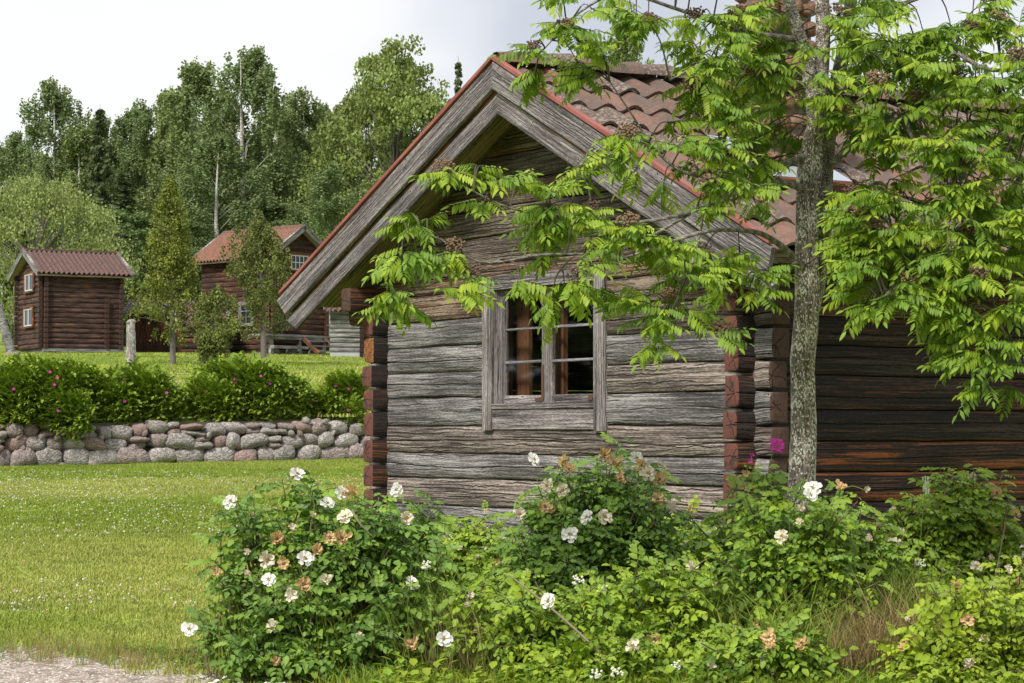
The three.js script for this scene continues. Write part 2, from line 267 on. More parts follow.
// ---------------------------------------------------------------- the cabin in front: x along the gable wall (0 = near corner), z out of it
const A = 58 * Math.PI / 180, W = 5.72, LW = 5.8, OV = 0.51, XC = -W / 2, PEAK = 4.19, SL = 0.448, SR = 0.484, EL = 3.93, ER = 3.68, CH = 0.235, BASE = 0.17;
const cabinAt = at(755, 430, 17.2); cabinAt.y = 0.48;
const cabin = thing('log_cabin', 'grey weathered log cabin with tiled gable roof beside the rowan tree', 'cabin', cabinAt, -A);
const RT = (x) => x > XC ? PEAK - SR * (x - XC) : PEAK - SL * (XC - x);   // top of the roof edge trim
{
  const R = rng(2024), UND = 0.31;
  const xlr = (y) => XC - (PEAK - UND - y) / SL, xrr = (y) => XC + (PEAK - UND - y) / SR;
  const joint = (k, s) => (x) => BASE + CH * k + (k > 0 ? 0.012 * n1(x * 0.5 + k * 3.3, s) + 0.005 * n1(x * 2.3, s + k) + 0.003 * n1(x * 7, s + k) + (hash(k, 3, s) - 0.5) * 0.03 : 0);
  const WX0 = -3.70, WX1 = -2.02;                                   // the window opening
  const put = (g, mat, name, parent) => part(name, g, mat, parent);
  for (let k = 0; k < 16; k++) {
    const yl = BASE + CH * k; if (yl + CH > PEAK - UND - 0.02) break;
    const mats = k < 7 ? M.grey : k < 8 ? [M.grey[2], M.brown[2], M.brown[1]] : M.brown;
    const exl = k === 9 ? 0.82 : k === 8 ? 0.6 : 0.16 + R() * 0.04, exr = k === 9 ? 0.4 : 0.165 + R() * 0.05;
    const fl = (y) => Math.max(-W - exl, xlr(y)), fr = (y) => Math.min(exr, xrr(y));
    const spans = k >= 4 && k <= 8 ? [[fl, () => WX0], [() => WX1, fr]] : [[fl, fr]];
    spans.forEach(([a, b], i) => {
      const L = logGeo(a, b, joint(k, 71), joint(k + 1, 71), { seed: k * 5 + i, seg: spans.length > 1 ? 30 : 60, uo: R() * 3, vo: R() * 2, bulge: 0.003 + R() * 0.006, pinch: (x) => lerp(1, 0.9, Math.max(sstep(x, -0.04, 0.1), sstep(-x - W, -0.04, 0.1))) });
      const m = part('log', L.body, mats[Math.floor(R() * mats.length)], cabin);
      if (k > 9) return;
      if (i === 0 || spans.length === 1) put(L.left, M.darkEnds[k % 3], 'log_end', m);
      if (i === spans.length - 1) put(L.right, M.darkEnds[(k + 1) % 3], 'log_end', m);
    });
  }
  // the long walls: half a course off, their red painted ends stand out in front of the gable wall
  for (const side of [1, -1]) for (let k = -1; k < 9; k++) {
    const j = (q) => { const f = joint(q + 0.5, 77 + side); return q < 0 ? () => BASE - 0.004 : f; };
    const ex = k === 8 ? 0.40 : 0.15 + R() * 0.035;
    const L = logGeo(() => -ex, () => LW + 0.17, j(k), j(k + 1), { seed: 300 + k * 3 + side, seg: side > 0 ? 60 : 50, uo: R() * 3, vo: R() * 2, bulge: 0.007, pinch: (x) => lerp(0.88, 1, sstep(x, -0.1, 0.04)) });
    const grey = side > 0 && (k < 0 || k > 6);
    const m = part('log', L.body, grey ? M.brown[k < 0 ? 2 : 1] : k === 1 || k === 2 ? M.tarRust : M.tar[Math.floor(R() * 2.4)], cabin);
    // x along the wall to -z of the cabin, outer face outwards
    if (side > 0) m.rotation.y = Math.PI / 2; else { m.rotation.y = Math.PI / 2; m.position.x = -W; m.scale.z = -1; }
    put(L.left, side < 0 && k === 6 ? M.amberEnd : k > 7 ? M.darkEnds[0] : M.redEnds[(k + 5 + side) % 4], 'log_end', m); put(L.right, M.darkEnds[1], 'log_end', m);
  }
  // back wall and inside
  for (let k = 0; k < 15; k++) {
    const L = logGeo((y) => Math.max(-W - 0.17, xlr(y)), (y) => Math.min(0.17, xrr(y)), joint(k, 88), joint(k + 1, 88), { seed: 500 + k, seg: 4, uo: R(), vo: R() });
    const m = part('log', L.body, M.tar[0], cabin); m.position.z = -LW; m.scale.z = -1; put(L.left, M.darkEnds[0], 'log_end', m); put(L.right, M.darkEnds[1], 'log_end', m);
  }
  part('floor_boards', slab(-W + 0.16, -0.16, 0.16, 0.22, -LW + 0.16, -0.16), M.inner, cabin);
  // foundation stones under the sill
  for (let i = 0; i < 15; i++) { const g = stoneGeo(i % 5); const m = part('foundation_stone', g, M.granite[i % 4], cabin); m.position.set(i < 9 ? -W + 0.1 + i * 0.69 : -0.12, 0.03, i < 9 ? -0.14 : -0.75 - (i - 9) * 0.92); m.scale.set(i < 9 ? 0.42 : 0.20, 0.15, i < 9 ? 0.16 : 0.5); }

  // roof boards at the gable (seen from below), deck behind them
  const cosL = Math.cos(Math.atan(SL)), cosR = Math.cos(Math.atan(SR));
  const tilt = (side) => side > 0 ? -Math.atan(SR) : Math.atan(SL);
  // local frame of one slope: x runs down from the ridge, y up from the roof face, z out of the gable
  const slope = (side) => { const g = new THREE.Group(); g.position.set(XC, PEAK, 0); g.rotation.z = tilt(side); return g; };
  const add = (side, name, geo, mat, x, y, z, parent = cabin) => {  // geometry given along +x from the ridge down, on either side
    const g = geo.clone(); if (side < 0) { g.scale(-1, 1, 1); g.index && g.setIndex(Array.from(g.index.array).reduce((a, v, i, s) => (i % 3 ? a : a.concat([s[i], s[i + 2], s[i + 1]])), [])); g.computeVertexNormals(); }
    const m = part(name, g, mat, parent); const a = tilt(side); m.rotation.z = a;
    const ux = Math.cos(a) * side, uy = Math.sin(a) * side, vx = -Math.sin(a), vy = Math.cos(a);
    m.position.set(XC + ux * x + vx * y, PEAK + uy * x + vy * y, z); return m;
  };
  for (const side of [1, -1]) {
    const s = side > 0 ? SR : SL, c = side > 0 ? cosR : cosL, len = (side > 0 ? ER : EL) / c, k0 = -s;   // k0: plumb cut at the ridge
    add(side, 'rake_board', plank(len, 0.205, 0.036, { k0, k1: side < 0 ? 0.55 : -0.16, seed: 11 + side, uo: side * 0.3 + 0.4, vo: 0.1, seg: 24, wob: 0.004 }), M.board, 0.155 * s, -0.155, OV - 0.036);
    add(side, 'rake_board', plank(len - (side < 0 ? 0.14 : 0.02), 0.165, 0.030, { k0, k1: side < 0 ? 0.9 : 0.1, seed: 17 + side, uo: 0.9 + side * 0.2, vo: 0.55, seg: 24, wob: 0.004 }), side < 0 ? M.boardB : M.board, 0.36 * s, -0.36, OV - 0.080);
    add(side, 'rake_lath', plank(len - 0.16, 0.05, 0.02, { k0, seed: 19, uo: 0.2, vo: 0.3 }), M.tarRust, 0.268 * s, -0.268, OV - 0.07);
    const trim = add(side, 'roof_edge_trim', plank(len + 0.02, 0.036, 0.05, { k0, seed: 23, seg: 20, wob: 0.004 }), M.redTrim, 0.02 * s, -0.02, OV - 0.034);
    trim.userData.label = 'faded red strip along the roof edge';
    for (let i = 0; i < 4; i++) add(side, 'roof_board', plank(len - 0.12, 0.145, 0.028, { seed: 31 + i, uo: i * 0.37, vo: i * 0.3, seg: 6 }).rotateX(Math.PI / 2), M.soffit, 0.02, -0.20 + (i % 2) * 0.006, OV - 0.155 - i * 0.148);
    add(side, 'roof_deck', slab(0, len - 0.12, -0.20, -0.15, -LW - 0.5, OV - 0.10 - 4 * 0.148), M.soffit, 0, 0, 0);
    add(side, 'eave_board', slab(len - 0.12, len - 0.09, -0.21, -0.12, -LW - 0.5, OV - 0.09), M.brown[2], 0, 0, 0);
  }
  part('ridge_purlin', slab(XC - 0.09, XC + 0.09, PEAK - 0.46, PEAK - 0.27, -LW - 0.4, OV - 0.12), M.brown[0], cabin);
  part('peg', new THREE.CylinderGeometry(0.012, 0.012, 0.14, 6).translate(XC + 0.12, PEAK - 0.42, OV - 0.16), M.tarRust, cabin);

  // pantiles on the near slope, one by one; the far slope is one rippled sheet
  const lenR = ER / cosR, rows = 8, cols = 23, tw = 0.28, tl = (lenR - 0.06) / rows;
  const tileGeo = (seed) => {
    const n = 9, pos = [], uv = [], idx = [], th = 0.026, y = (q) => { const t = q / n; return t < 0.62 ? 0.044 * Math.sin(Math.PI * t / 0.62) : -0.020 * Math.sin(Math.PI * (t - 0.62) / 0.38); };
    const Rr = rng(seed), ou = Rr(), ov = Rr();
    for (let r = 0; r < 2; r++) for (let q = 0; q <= n; q++) { pos.push(r * (tl + 0.05), y(q) + (r ? 0.026 : -0.010), q / n * (tw + 0.012)); uv.push(r * 1.1 + ou, q / n * 0.8 + ov); }
    for (let q = 0; q < n; q++) idx.push(q, q + 1, n + 1 + q, q + 1, n + 2 + q, n + 1 + q);
    const o = pos.length / 3;                                       // lower lip
    for (let q = 0; q <= n; q++) { pos.push(tl + 0.05, y(q) + 0.026, q / n * (tw + 0.012), tl + 0.044, y(q) + 0.026 - th, q / n * (tw + 0.012)); uv.push(ou + q / n, ov, ou + q / n, ov + 0.1); }
    for (let q = 0; q < n; q++) { const k = o + q * 2; idx.push(k, k + 2, k + 1, k + 1, k + 2, k + 3); }
    return geoOf(pos, idx, uv);
  };
  const tg = [1, 2, 3, 4, 5, 6].map(tileGeo), roof = new THREE.Group(); roof.name = 'roof'; cabin.add(roof);
  for (let r = 0; r < rows; r++) for (let c = 0; c < cols; c++) {
    const m = add(1, 'roof_tile', tg[Math.floor(R() * 6)], M.tile[[0, 0, 2, 2, 1, 0, 1, 2, 3][Math.floor(R() * 8.4)]], r * tl + 0.02, -0.088 + R() * 0.012, OV - 0.04 - (c + 1) * tw + (R() - 0.5) * 0.012, roof);
    m.rotation.y += (R() - 0.5) * 0.03;
  }
  {
    const lenL = EL / cosL, nx = 24, nz = 100, pos = [], uv = [], idx = [];
    for (let i = 0; i <= nx; i++) for (let j = 0; j <= nz; j++) { const x = i / nx * lenL, z = j / nz * (cols * tw), q = md(z / tw, 1); pos.push(x, -0.085 + 0.03 * Math.sin(q * 2 * Math.PI) + 0.012 * (i % 2), OV - 0.04 - z); uv.push(x * 3, z * 3); if (i < nx && j < nz) { const o = i * (nz + 1) + j; idx.push(o, o + nz + 1, o + 1, o + 1, o + nz + 1, o + nz + 2); } }
    add(-1, 'far_roof_slope', geoOf(pos, idx, uv), M.tile[0], 0, 0, 0, roof);
  }
  // ridge tiles
  const rg = (s) => { const n = 7, pos = [], uv = [], idx = []; for (let r = 0; r < 3; r++) for (let q = 0; q <= n; q++) { const a = Math.PI * (0.04 + 0.92 * q / n), w = [0.86, 1.06, 1.2][r]; pos.push(Math.cos(a) * 0.13 * w, Math.sin(a) * 0.12 * w + (r === 2 ? 0.004 : 0), -r * 0.19); uv.push(q / n + s * 0.3, r * 0.5 + s * 0.2); if (r < 2 && q < n) { const o = r * (n + 1) + q; idx.push(o, o + 1, o + n + 1, o + 1, o + n + 2, o + n + 1); } } return geoOf(pos, idx, uv); };
  const rgs = [rg(1), rg(2), rg(3)];
  for (let i = 0; i < 19; i++) { const m = part('ridge_tile', rgs[i % 3], M.tile[Math.floor(R() * 3)], roof, V(XC + (R() - 0.5) * 0.02, PEAK - 0.075 + (R() - 0.5) * 0.02, OV - 0.02 - i * 0.345)); m.rotation.set(-0.03 - R() * 0.03, (R() - 0.5) * 0.1, (R() - 0.5) * 0.12); }

  // window
  const win = new THREE.Group(); win.name = 'window'; win.position.set(0, 0, 0); cabin.add(win);
  const vp = (name, x0, x1, y0, y1, z0, z1, mat, seed) => { const g = plank(y1 - y0, x1 - x0, z1 - z0, { seed, uo: seed * 0.37, vo: seed * 0.21, wob: 0.002 }); g.rotateZ(Math.PI / 2); return part(name, g, mat, win, V((x0 + x1) / 2, y0, z0)); };
  const hp = (name, x0, x1, y0, y1, z0, z1, mat, seed) => part(name, plank(x1 - x0, y1 - y0, z1 - z0, { seed, uo: seed * 0.29, vo: seed * 0.17, wob: 0.002 }), mat, win, V(x0, (y0 + y1) / 2, z0));
  vp('window_casing', -3.80, -3.655, 1.068, 2.34, -0.03, 0.042, M.board, 3); vp('window_casing', -2.065, -1.925, 1.062, 2.34, -0.03, 0.042, M.board, 4);
  vp('casing_strip', -3.655, -3.600, 1.29, 2.28, -0.07, 0.012, M.board, 14); vp('casing_strip', -2.085, -2.065, 1.29, 2.28, -0.07, 0.012, M.boardB, 15);
  hp('window_apron', -3.655, -2.065, 1.075, 1.245, -0.03, 0.022, M.board, 5); hp('window_sill', -3.655, -2.065, 1.248, 1.292, -0.09, 0.034, M.board, 6); hp('window_head', -3.655, -2.065, 2.28, 2.40, -0.07, 0.036, M.board, 7);
  for (const [x0, x1, q] of [[-3.60, -2.862, 0], [-2.858, -2.085, 1]]) {
    const st = 0.072, y0 = 1.295, y1 = 2.278;
    vp('sash_stile', x0, x0 + st, y0, y1, -0.062, -0.022, q ? M.board : M.boardB, 20 + q); vp('sash_stile', x1 - st, x1, y0, y1, -0.062, -0.022, M.board, 24 + q);
    hp('sash_rail', x0 + st, x1 - st, y0, y0 + 0.07, -0.060, -0.024, M.board, 28 + q); hp('sash_rail', x0 + st, x1 - st, y1 - 0.06, y1, -0.060, -0.024, M.board, 32 + q);
    const gy0 = y0 + 0.07, gh = (y1 - 0.06 - gy0) / 3;
    for (let p = 0; p < 3; p++) part('window_pane', slab(x0 + st - 0.004, x1 - st + 0.004, gy0 + p * gh + 0.004, gy0 + (p + 1) * gh - 0.004, -0.046, -0.043), M.glass, win);
    for (let p = 1; p < 3; p++) hp('muntin', x0 + st, x1 - st, gy0 + p * gh - 0.011, gy0 + p * gh + 0.011, -0.058, -0.030, M.muntin, 40 + q * 2 + p);
  }
  part('hinge_plate', slab(-2.93, -2.895, 1.315, 1.62, -0.022, -0.016), M.iron, win); part('hinge_plate', slab(-3.03, -2.932, 1.312, 1.345, -0.022, -0.016), M.iron, win);
  part('hinge_plate', slab(-2.225, -2.165, 1.315, 1.36, -0.022, -0.016), M.iron, win);
  vp('jamb', -3.70, -3.66, 1.2, 2.36, -0.19, -0.075, M.inner, 51); vp('jamb', -2.06, -2.02, 1.2, 2.36, -0.19, -0.075, M.inner, 52);
  vp('inner_casing', -3.62, -3.42, 1.2, 2.36, -0.24, -0.20, M.inner, 53); vp('inner_casing', -2.10, -1.92, 1.2, 2.36, -0.24, -0.20, M.inner, 54); vp('inner_post', -2.92, -2.80, 1.29, 2.3, -0.20, -0.15, M.inner, 55);
  hp('inner_sill', -3.66, -2.06, 1.2, 1.24, -0.24, -0.09, M.inner, 56); hp('inner_head', -3.70, -2.02, 2.29, 2.36, -0.24, -0.09, M.inner, 57);

  // chimney of rounded field stones, standing in a sheet metal apron
  const chim = new THREE.Group(); chim.name = 'chimney'; chim.position.set(XC + 2.08, 0, -0.82); cabin.add(chim);
  const cy = PEAK - SR * 2.08, stoneBrown = [speck(451, [120, 86, 64], [146, 108, 82], [96, 84, 74], 0.55), speck(457, [136, 108, 92], [154, 120, 100], [110, 78, 58], 0.55)].map((t) => std({ map: t, bumpMap: tileBump, bumpScale: 0.01 }));
  part('chimney_core', slab(-0.2, 0.2, cy - 0.3, cy + 1.42, -0.2, 0.2), std({ color: lin(0.16, 0.12, 0.10), roughness: 1 }), chim);
  for (let r = 0; r < 10; r++) for (let q = 0; q < 16; q++) {
    const s = Math.floor(q / 4), t = (q % 4 + 0.5 + (r % 2) * 0.35 - 0.17) / 4 * 0.44 - 0.22, y = cy - 0.02 + r * 0.148 + R() * 0.03, e = 0.19;
    const m = part('chimney_stone', stoneGeo((q + r) % 5), stoneBrown[Math.floor(R() * 2)], chim, V(s === 0 ? t : s === 1 ? e : s === 2 ? -t : -e, y, s === 0 ? e : s === 1 ? -t : s === 2 ? -e : t)); m.scale.set(0.058 + R() * 0.022, 0.055 + R() * 0.016, 0.06); m.rotation.y = R() * 6;
  }
  const metal = std({ color: lin(0.48, 0.53, 0.58), roughness: 0.45, metalness: 0.5 });
  add(1, 'chimney_apron', slab(1.90, 2.85, 0.03, 0.036, -1.22, -0.42), metal, 0, 0, 0); add(1, 'apron_board', slab(2.85, 2.90, -0.03, 0.05, -1.26, -0.38), woodMat(T.tarRust, [2.2, 2.1, 2.0]), 0, 0, 0);
}

// ---------------------------------------------------------------- leaves
// a leaflet: pointed oval folded along its midrib, growing from the origin along dir in the plane of side and up
function leaflet(o, b, dir, side, up, L, w, droop, col, shade) {
  const P = (t, s, h) => V().copy(b).addScaledVector(dir, t * L).addScaledVector(side, s * w).addScaledVector(up, h * w - droop * t * t * L);
  const pts = [P(0, 0, 0), P(0.35, 0.5, 0.16), P(0.35, 0, 0), P(0.35, -0.5, 0.16), P(0.75, 0.36, 0.12), P(0.75, 0, -0.02), P(0.75, -0.36, 0.12), P(1, 0, 0)], n = o.pos.length / 3;
  for (const p of pts) { o.pos.push(p.x, p.y, p.z); o.col.push(col[0] * shade, col[1] * shade, col[2] * shade); }
  for (const [a, b2, c] of [[0, 2, 1], [0, 3, 2], [1, 2, 5], [1, 5, 4], [2, 3, 6], [2, 6, 5], [4, 5, 7], [5, 6, 7]]) o.idx.push(n + a, n + b2, n + c);
}
const leafMat = (tint, through = 0.42) => new THREE.MeshPhysicalMaterial({ color: lin(...tint), vertexColors: true, roughness: 0.55, specularIntensity: 0.5, transmission: through, thickness: 0, side: THREE.DoubleSide });
// a pinnate leaf lying along +x, upper face +y; pairs of leaflets and one at the end, bent down towards the tip
function pinnate(seed, { L, pairs, ll, lw, bend, hang, col, spread = 1.05 }) {
  const R = rng(seed), o = { pos: [], idx: [], col: [] }, stalk = [];
  const C = (t) => V(L * t * (1 - 0.12 * bend * t), -bend * L * t * t * 0.45, 0.02 * L * Math.sin(t * 3 + seed));
  for (let i = 0; i <= 3; i++) { const p = C(i / 3); stalk.push([p.x, p.y, p.z, 0.0014 * (1.3 - i / 3.6)]); }
  for (let i = 0; i < pairs; i++) {
    const t = 0.24 + 0.70 * i / (pairs - 0.4), p = C(t), dir0 = C(Math.min(t + 0.05, 1)).sub(C(t - 0.05)).normalize(), k = Math.sin((0.28 + 0.62 * i / pairs) * Math.PI) * 0.25 + 0.78;
    for (const s of [1, -1]) {
      const a = spread + (R() - 0.5) * 0.25, dir = V().copy(dir0).multiplyScalar(Math.cos(a)).add(V(0, -hang * (0.5 + R()), s * Math.sin(a))).normalize(), side = V().crossVectors(dir, V(0, 1, 0)).normalize(), up = V().crossVectors(side, dir);
      leaflet(o, p, dir, side, up, ll * k * (0.9 + R() * 0.2), lw, 0.12 + R() * 0.2, col, 0.84 + R() * 0.32);
    }
  }
  const e = C(1), d = C(1).sub(C(0.9)).normalize(), sd = V().crossVectors(d, V(0, 1, 0)).normalize(); leaflet(o, e, d, sd, V().crossVectors(sd, d), ll * 0.95, lw, 0.15, col, 1);
  const g = geoOf(o.pos, o.idx, null, o.col), st = limb(stalk, 3, 1); st.deleteAttribute('uv');
  st.setAttribute('color', new THREE.Float32BufferAttribute(new Float32Array(st.attributes.position.count * 3).map((_, i) => [0.13, 0.14, 0.045][i % 3]), 3));
  return mergeGeometries([g, st]);
}
const dirQ = (dir, up, twist = 0) => { const x = dir.clone().normalize(), z = V().crossVectors(x, up).normalize(), y = V().crossVectors(z, x); return new THREE.Quaternion().setFromRotationMatrix(new THREE.Matrix4().makeBasis(x, y, z)).multiply(new THREE.Quaternion().setFromAxisAngle(V(1, 0, 0), twist)); };
// leaves as poses [pos, quat, scale, variant]; the nearest become parts, the rest one mass
function dressLeaves(owner, poses, geos, mats, name, massName, most = 300) {
  const rank = poses.map((p) => [p, p[0].z + (owner.position ? owner.position.z : 0) + (p[4] || 0)]).sort((a, b) => b[1] - a[1]);
  rank.slice(0, most).forEach(([p], i) => { const m = part(name, geos[p[3] % geos.length], mats[Math.floor(p[3] / geos.length) % mats.length], owner, p[0]); m.quaternion.copy(p[1]); m.scale.setScalar(p[2]); });
  const rest = rank.slice(most).map((r) => r[0]); if (!rest.length) return;
  const byMat = new Map(); for (const p of rest) { const k = p[3] % geos.length + ':' + Math.floor(p[3] / geos.length) % mats.length; byMat.set(k, [...(byMat.get(k) || []), p]); }
  const all = []; const mx = new THREE.Matrix4();
  for (const p of rest) { const g = geos[p[3] % geos.length].clone(), tint = mats[Math.floor(p[3] / geos.length) % mats.length].color; mx.compose(p[0], p[1], V(p[2], p[2], p[2])); g.applyMatrix4(mx); const c = g.attributes.color; for (let i = 0; i < c.count; i++) c.setXYZ(i, c.getX(i) * tint.r, c.getY(i) * tint.g, c.getZ(i) * tint.b); all.push(g); }
  const white = mats[0].clone(); white.color.setRGB(1, 1, 1);
  const m = part(massName, mergeGeometries(all), white, owner); m.userData.kind = 'stuff';
}

// ---------------------------------------------------------------- the rowan in front of the cabin
{
  const R = rng(7), D = 12, rowan = thing('rowan_tree', 'rowan tree with lichen spotted trunk and feathery bright green leaves in front of the cabin', 'tree', V(0, 0, 0));
  const barkTex = dataTex(512, 512, (u, v) => {
    const a = fbm(u, v, 8, 5, 701, 4), b = fbm(u, v, 30, 22, 707, 3), l = fbm(u, v, 34, 26, 711, 3), f = vn(u * 10, v * 70, 10, 70, 719);
    let c = mix3([118, 104, 99], [170, 157, 150], sstep(a, 0.3, 0.7)); c = mix3(c, [70, 58, 49], sstep(b, 0.50, 0.64) * 0.75); c = mix3(c, [70, 60, 50], sstep(f, 0.74, 0.86) * 0.5); c = mix3(c, [224, 224, 214], sstep(l + 0.34 * (fbm(u, v, 5, 3, 741, 3) - 0.5), 0.56, 0.63) * 0.9); return c;
  }, true);
  barkTex.repeat.set(2, 2); const bark = std({ map: barkTex, bumpMap: tileBump, bumpScale: 0.012, roughness: 0.95 }), twigM = std({ color: lin(0.075, 0.06, 0.048) });
  const px = (list) => list.map(([x, y, r, dd = 0]) => { const p = at(x, y, D + dd); return [p.x, p.y, p.z, r > 0.03 ? r * 0.88 : r]; });
  const limbs = [];
  const mk = (name, list, mat = bark, radial = 12) => { limbs.push(px(list)); return part(name, limb(px(list), radial, 5, 1, name === 'trunk' ? 0.22 : 0.16, 40 + limbs.length), mat, rowan); };
  mk('trunk', [[797, 690, 0.110], [799, 620, 0.092], [798, 560, 0.084], [801, 490, 0.078], [803, 420, 0.076], [803, 360, 0.077], [807, 290, 0.074], [807, 230, 0.071], [809, 180, 0.070], [813, 145, 0.066], [819, 118, 0.058]]);
  mk('stem', [[808, 330, 0.045, 0.03], [816, 285, 0.056, 0.07], [823, 230, 0.055, 0.1], [825, 170, 0.053, 0.12], [833, 100, 0.046, 0.15], [846, 40, 0.040, 0.2], [858, -60, 0.034, 0.2]]);
  mk('limb', [[816, 130, 0.05], [812, 90, 0.046, -0.02], [804, 50, 0.042, -0.05], [791, 8, 0.036, -0.1], [772, -70, 0.03, -0.2]]);
  mk('limb', [[818, 130, 0.05, 0.02], [820, 85, 0.045, 0.03], [823, 35, 0.042, 0.02], [822, -15, 0.038, 0], [826, -80, 0.03, 0]]);
  const br = (l) => mk('branch', l, bark, 7);
  br([[801, 268, 0.022, -0.05], [786, 250, 0.017, -0.15], [762, 234, 0.014, -0.3], [735, 230, 0.012, -0.45], [704, 232, 0.010, -0.6], [660, 246, 0.008, -0.7], [610, 262, 0.006, -0.8], [560, 270, 0.004, -0.9]]);
  br([[806, 190, 0.020, -0.04], [780, 182, 0.015, -0.2], [757, 187, 0.013, -0.3], [730, 195, 0.012, -0.4], [697, 210, 0.010, -0.5], [640, 222, 0.008, -0.6], [570, 218, 0.006, -0.7], [510, 208, 0.005, -0.8], [455, 182, 0.003, -0.9]]);
  br([[690, 214, 0.009, -0.5], [620, 250, 0.007, -0.7], [540, 255, 0.006, -0.9], [480, 262, 0.005, -1.0], [432, 236, 0.003, -1.05], [404, 240, 0.002, -1.1]]);
  br([[500, 260, 0.005, -0.95], [455, 276, 0.004, -1.05], [415, 292, 0.003, -1.1], [392, 308, 0.002, -1.15]]);
  br([[811, 155, 0.018, 0], [770, 166, 0.013, -0.2], [722, 163, 0.012, -0.3], [690, 174, 0.010, -0.35], [655, 150, 0.007, -0.4], [634, 118, 0.005, -0.45], [610, 82, 0.003, -0.5]]);
  br([[800, 40, 0.016, -0.06], [740, 30, 0.012, -0.2], [680, 10, 0.010, -0.3], [620, -6, 0.008, -0.35], [580, 12, 0.006, -0.4], [545, 48, 0.003, -0.45]]);
  br([[810, 85, 0.014, 0], [760, 75, 0.010, -0.3], [715, 60, 0.008, -0.4], [670, 80, 0.005, -0.5]]);
  br([[700, 232, 0.009, -0.6], [690, 270, 0.007, -0.75], [672, 310, 0.005, -0.85], [660, 335, 0.003, -0.9]]);
  br([[796, 262, 0.012, -0.1], [768, 290, 0.008, -0.3], [735, 285, 0.006, -0.45]]);
  br([[822, 235, 0.022, 0.05], [850, 205, 0.017, -0.1], [885, 196, 0.014, -0.3], [930, 215, 0.011, -0.5], [975, 262, 0.008, -0.7], [1000, 320, 0.006, -0.8], [1012, 370, 0.003, -0.85]]);
  br([[824, 170, 0.022, 0.1], [860, 140, 0.018, -0.05], [905, 118, 0.015, -0.2], [960, 130, 0.012, -0.35], [1020, 165, 0.010, -0.4], [1080, 180, 0.006, -0.4]]);
  br([[835, 95, 0.020, 0.15], [880, 55, 0.016, 0.0], [935, 42, 0.013, -0.2], [990, 70, 0.011, -0.3], [1060, 60, 0.006, -0.4]]);
  br([[848, 30, 0.016, 0.2], [900, 5, 0.012, 0.1], [960, -12, 0.010, 0], [1030, 0, 0.006, 0]]);
  br([[880, 197, 0.012, -0.28], [895, 240, 0.009, -0.5], [905, 275, 0.007, -0.65], [880, 300, 0.004, -0.75]]);
  br([[905, 118, 0.012, -0.2], [925, 165, 0.009, -0.45], [960, 195, 0.006, -0.6]]);
  br([[840, 80, 0.014, 0.15], [868, 90, 0.010, -0.1], [900, 80, 0.006, -0.3]]);
  // where the twigs end: [x, y, half width, half height, twigs, depth, spread of depth]
  const clumps = [[470, 165, 44, 18, 5, -0.9, 0.15], [525, 205, 45, 26, 7, -0.85, 0.2], [425, 222, 32, 12, 4, -1.1, 0.15], [455, 266, 62, 28, 10, -1.05, 0.2], [398, 304, 16, 16, 3, -1.15, 0.1], [580, 225, 66, 40, 14, -0.8, 0.3], [640, 275, 66, 46, 15, -0.85, 0.3],
    [684, 325, 40, 26, 6, -0.9, 0.2], [560, 45, 56, 52, 14, -0.45, 0.2], [620, 10, 50, 18, 6, -0.4, 0.2], [632, 160, 55, 40, 10, -0.5, 0.25], [728, 65, 46, 68, 26, -0.35, 0.3], [730, 165, 55, 52, 21, -0.4, 0.3], [742, 262, 42, 34, 9, -0.5, 0.25],
    [560, 290, 40, 22, 5, -0.95, 0.15], [800, 50, 66, 60, 12, 0.25, 0.3], [880, 70, 80, 75, 44, -0.2, 0.5], [975, 80, 70, 85, 58, -0.3, 0.5], [900, 180, 70, 62, 48, -0.4, 0.5], [985, 210, 60, 66, 52, -0.55, 0.4], [905, 268, 62, 50, 37, -0.7, 0.3], [985, 320, 48, 56, 27, -0.8, 0.25], [1003, 385, 22, 26, 4, -0.85, 0.15], [855, 235, 26, 50, 6, -0.5, 0.3], [1060, 150, 40, 180, 18, -0.4, 0.5], [765, 70, 40, 70, 16, 0.35, 0.2], [700, 120, 36, 34, 6, -0.4, 0.2], [768, 150, 30, 40, 8, 0.3, 0.2], [870, 130, 40, 60, 12, 0.3, 0.2], [775, -75, 70, 45, 13, -0.1, 0.5], [850, -95, 80, 60, 15, 0, 0.5], [945, -65, 70, 45, 12, -0.1, 0.5], [690, -50, 60, 28, 8, -0.2, 0.3], [815, -165, 70, 45, 11, 0, 0.4]];
  const nodes = []; limbs.slice(2).forEach((l) => { const c = new THREE.CatmullRomCurve3(l.map((p) => V(...p))); for (let i = 0; i <= 24; i++) nodes.push(c.getPoint(i / 24)); });
  const geos = [1, 2, 3, 4, 5, 6].map((s) => pinnate(s * 13, { L: 0.145 + 0.012 * (s % 3), pairs: s % 2 ? 6 : 7, ll: 0.050, lw: 0.0165, bend: 0.12 + 0.08 * s, hang: 0.34 + 0.08 * (s % 4), col: [1, 1, 1], spread: 1.12 }));
  const mats = [leafMat([0.22, 0.345, 0.022]), leafMat([0.285, 0.41, 0.024]), leafMat([0.165, 0.28, 0.024]), leafMat([0.36, 0.47, 0.03]), leafMat([0.19, 0.325, 0.032]), leafMat([0.25, 0.37, 0.022])];
  const poses = [];
  const umbelM = [std({ color: lin(0.20, 0.125, 0.075), roughness: 1 }), std({ color: lin(0.135, 0.085, 0.06), roughness: 1 })];
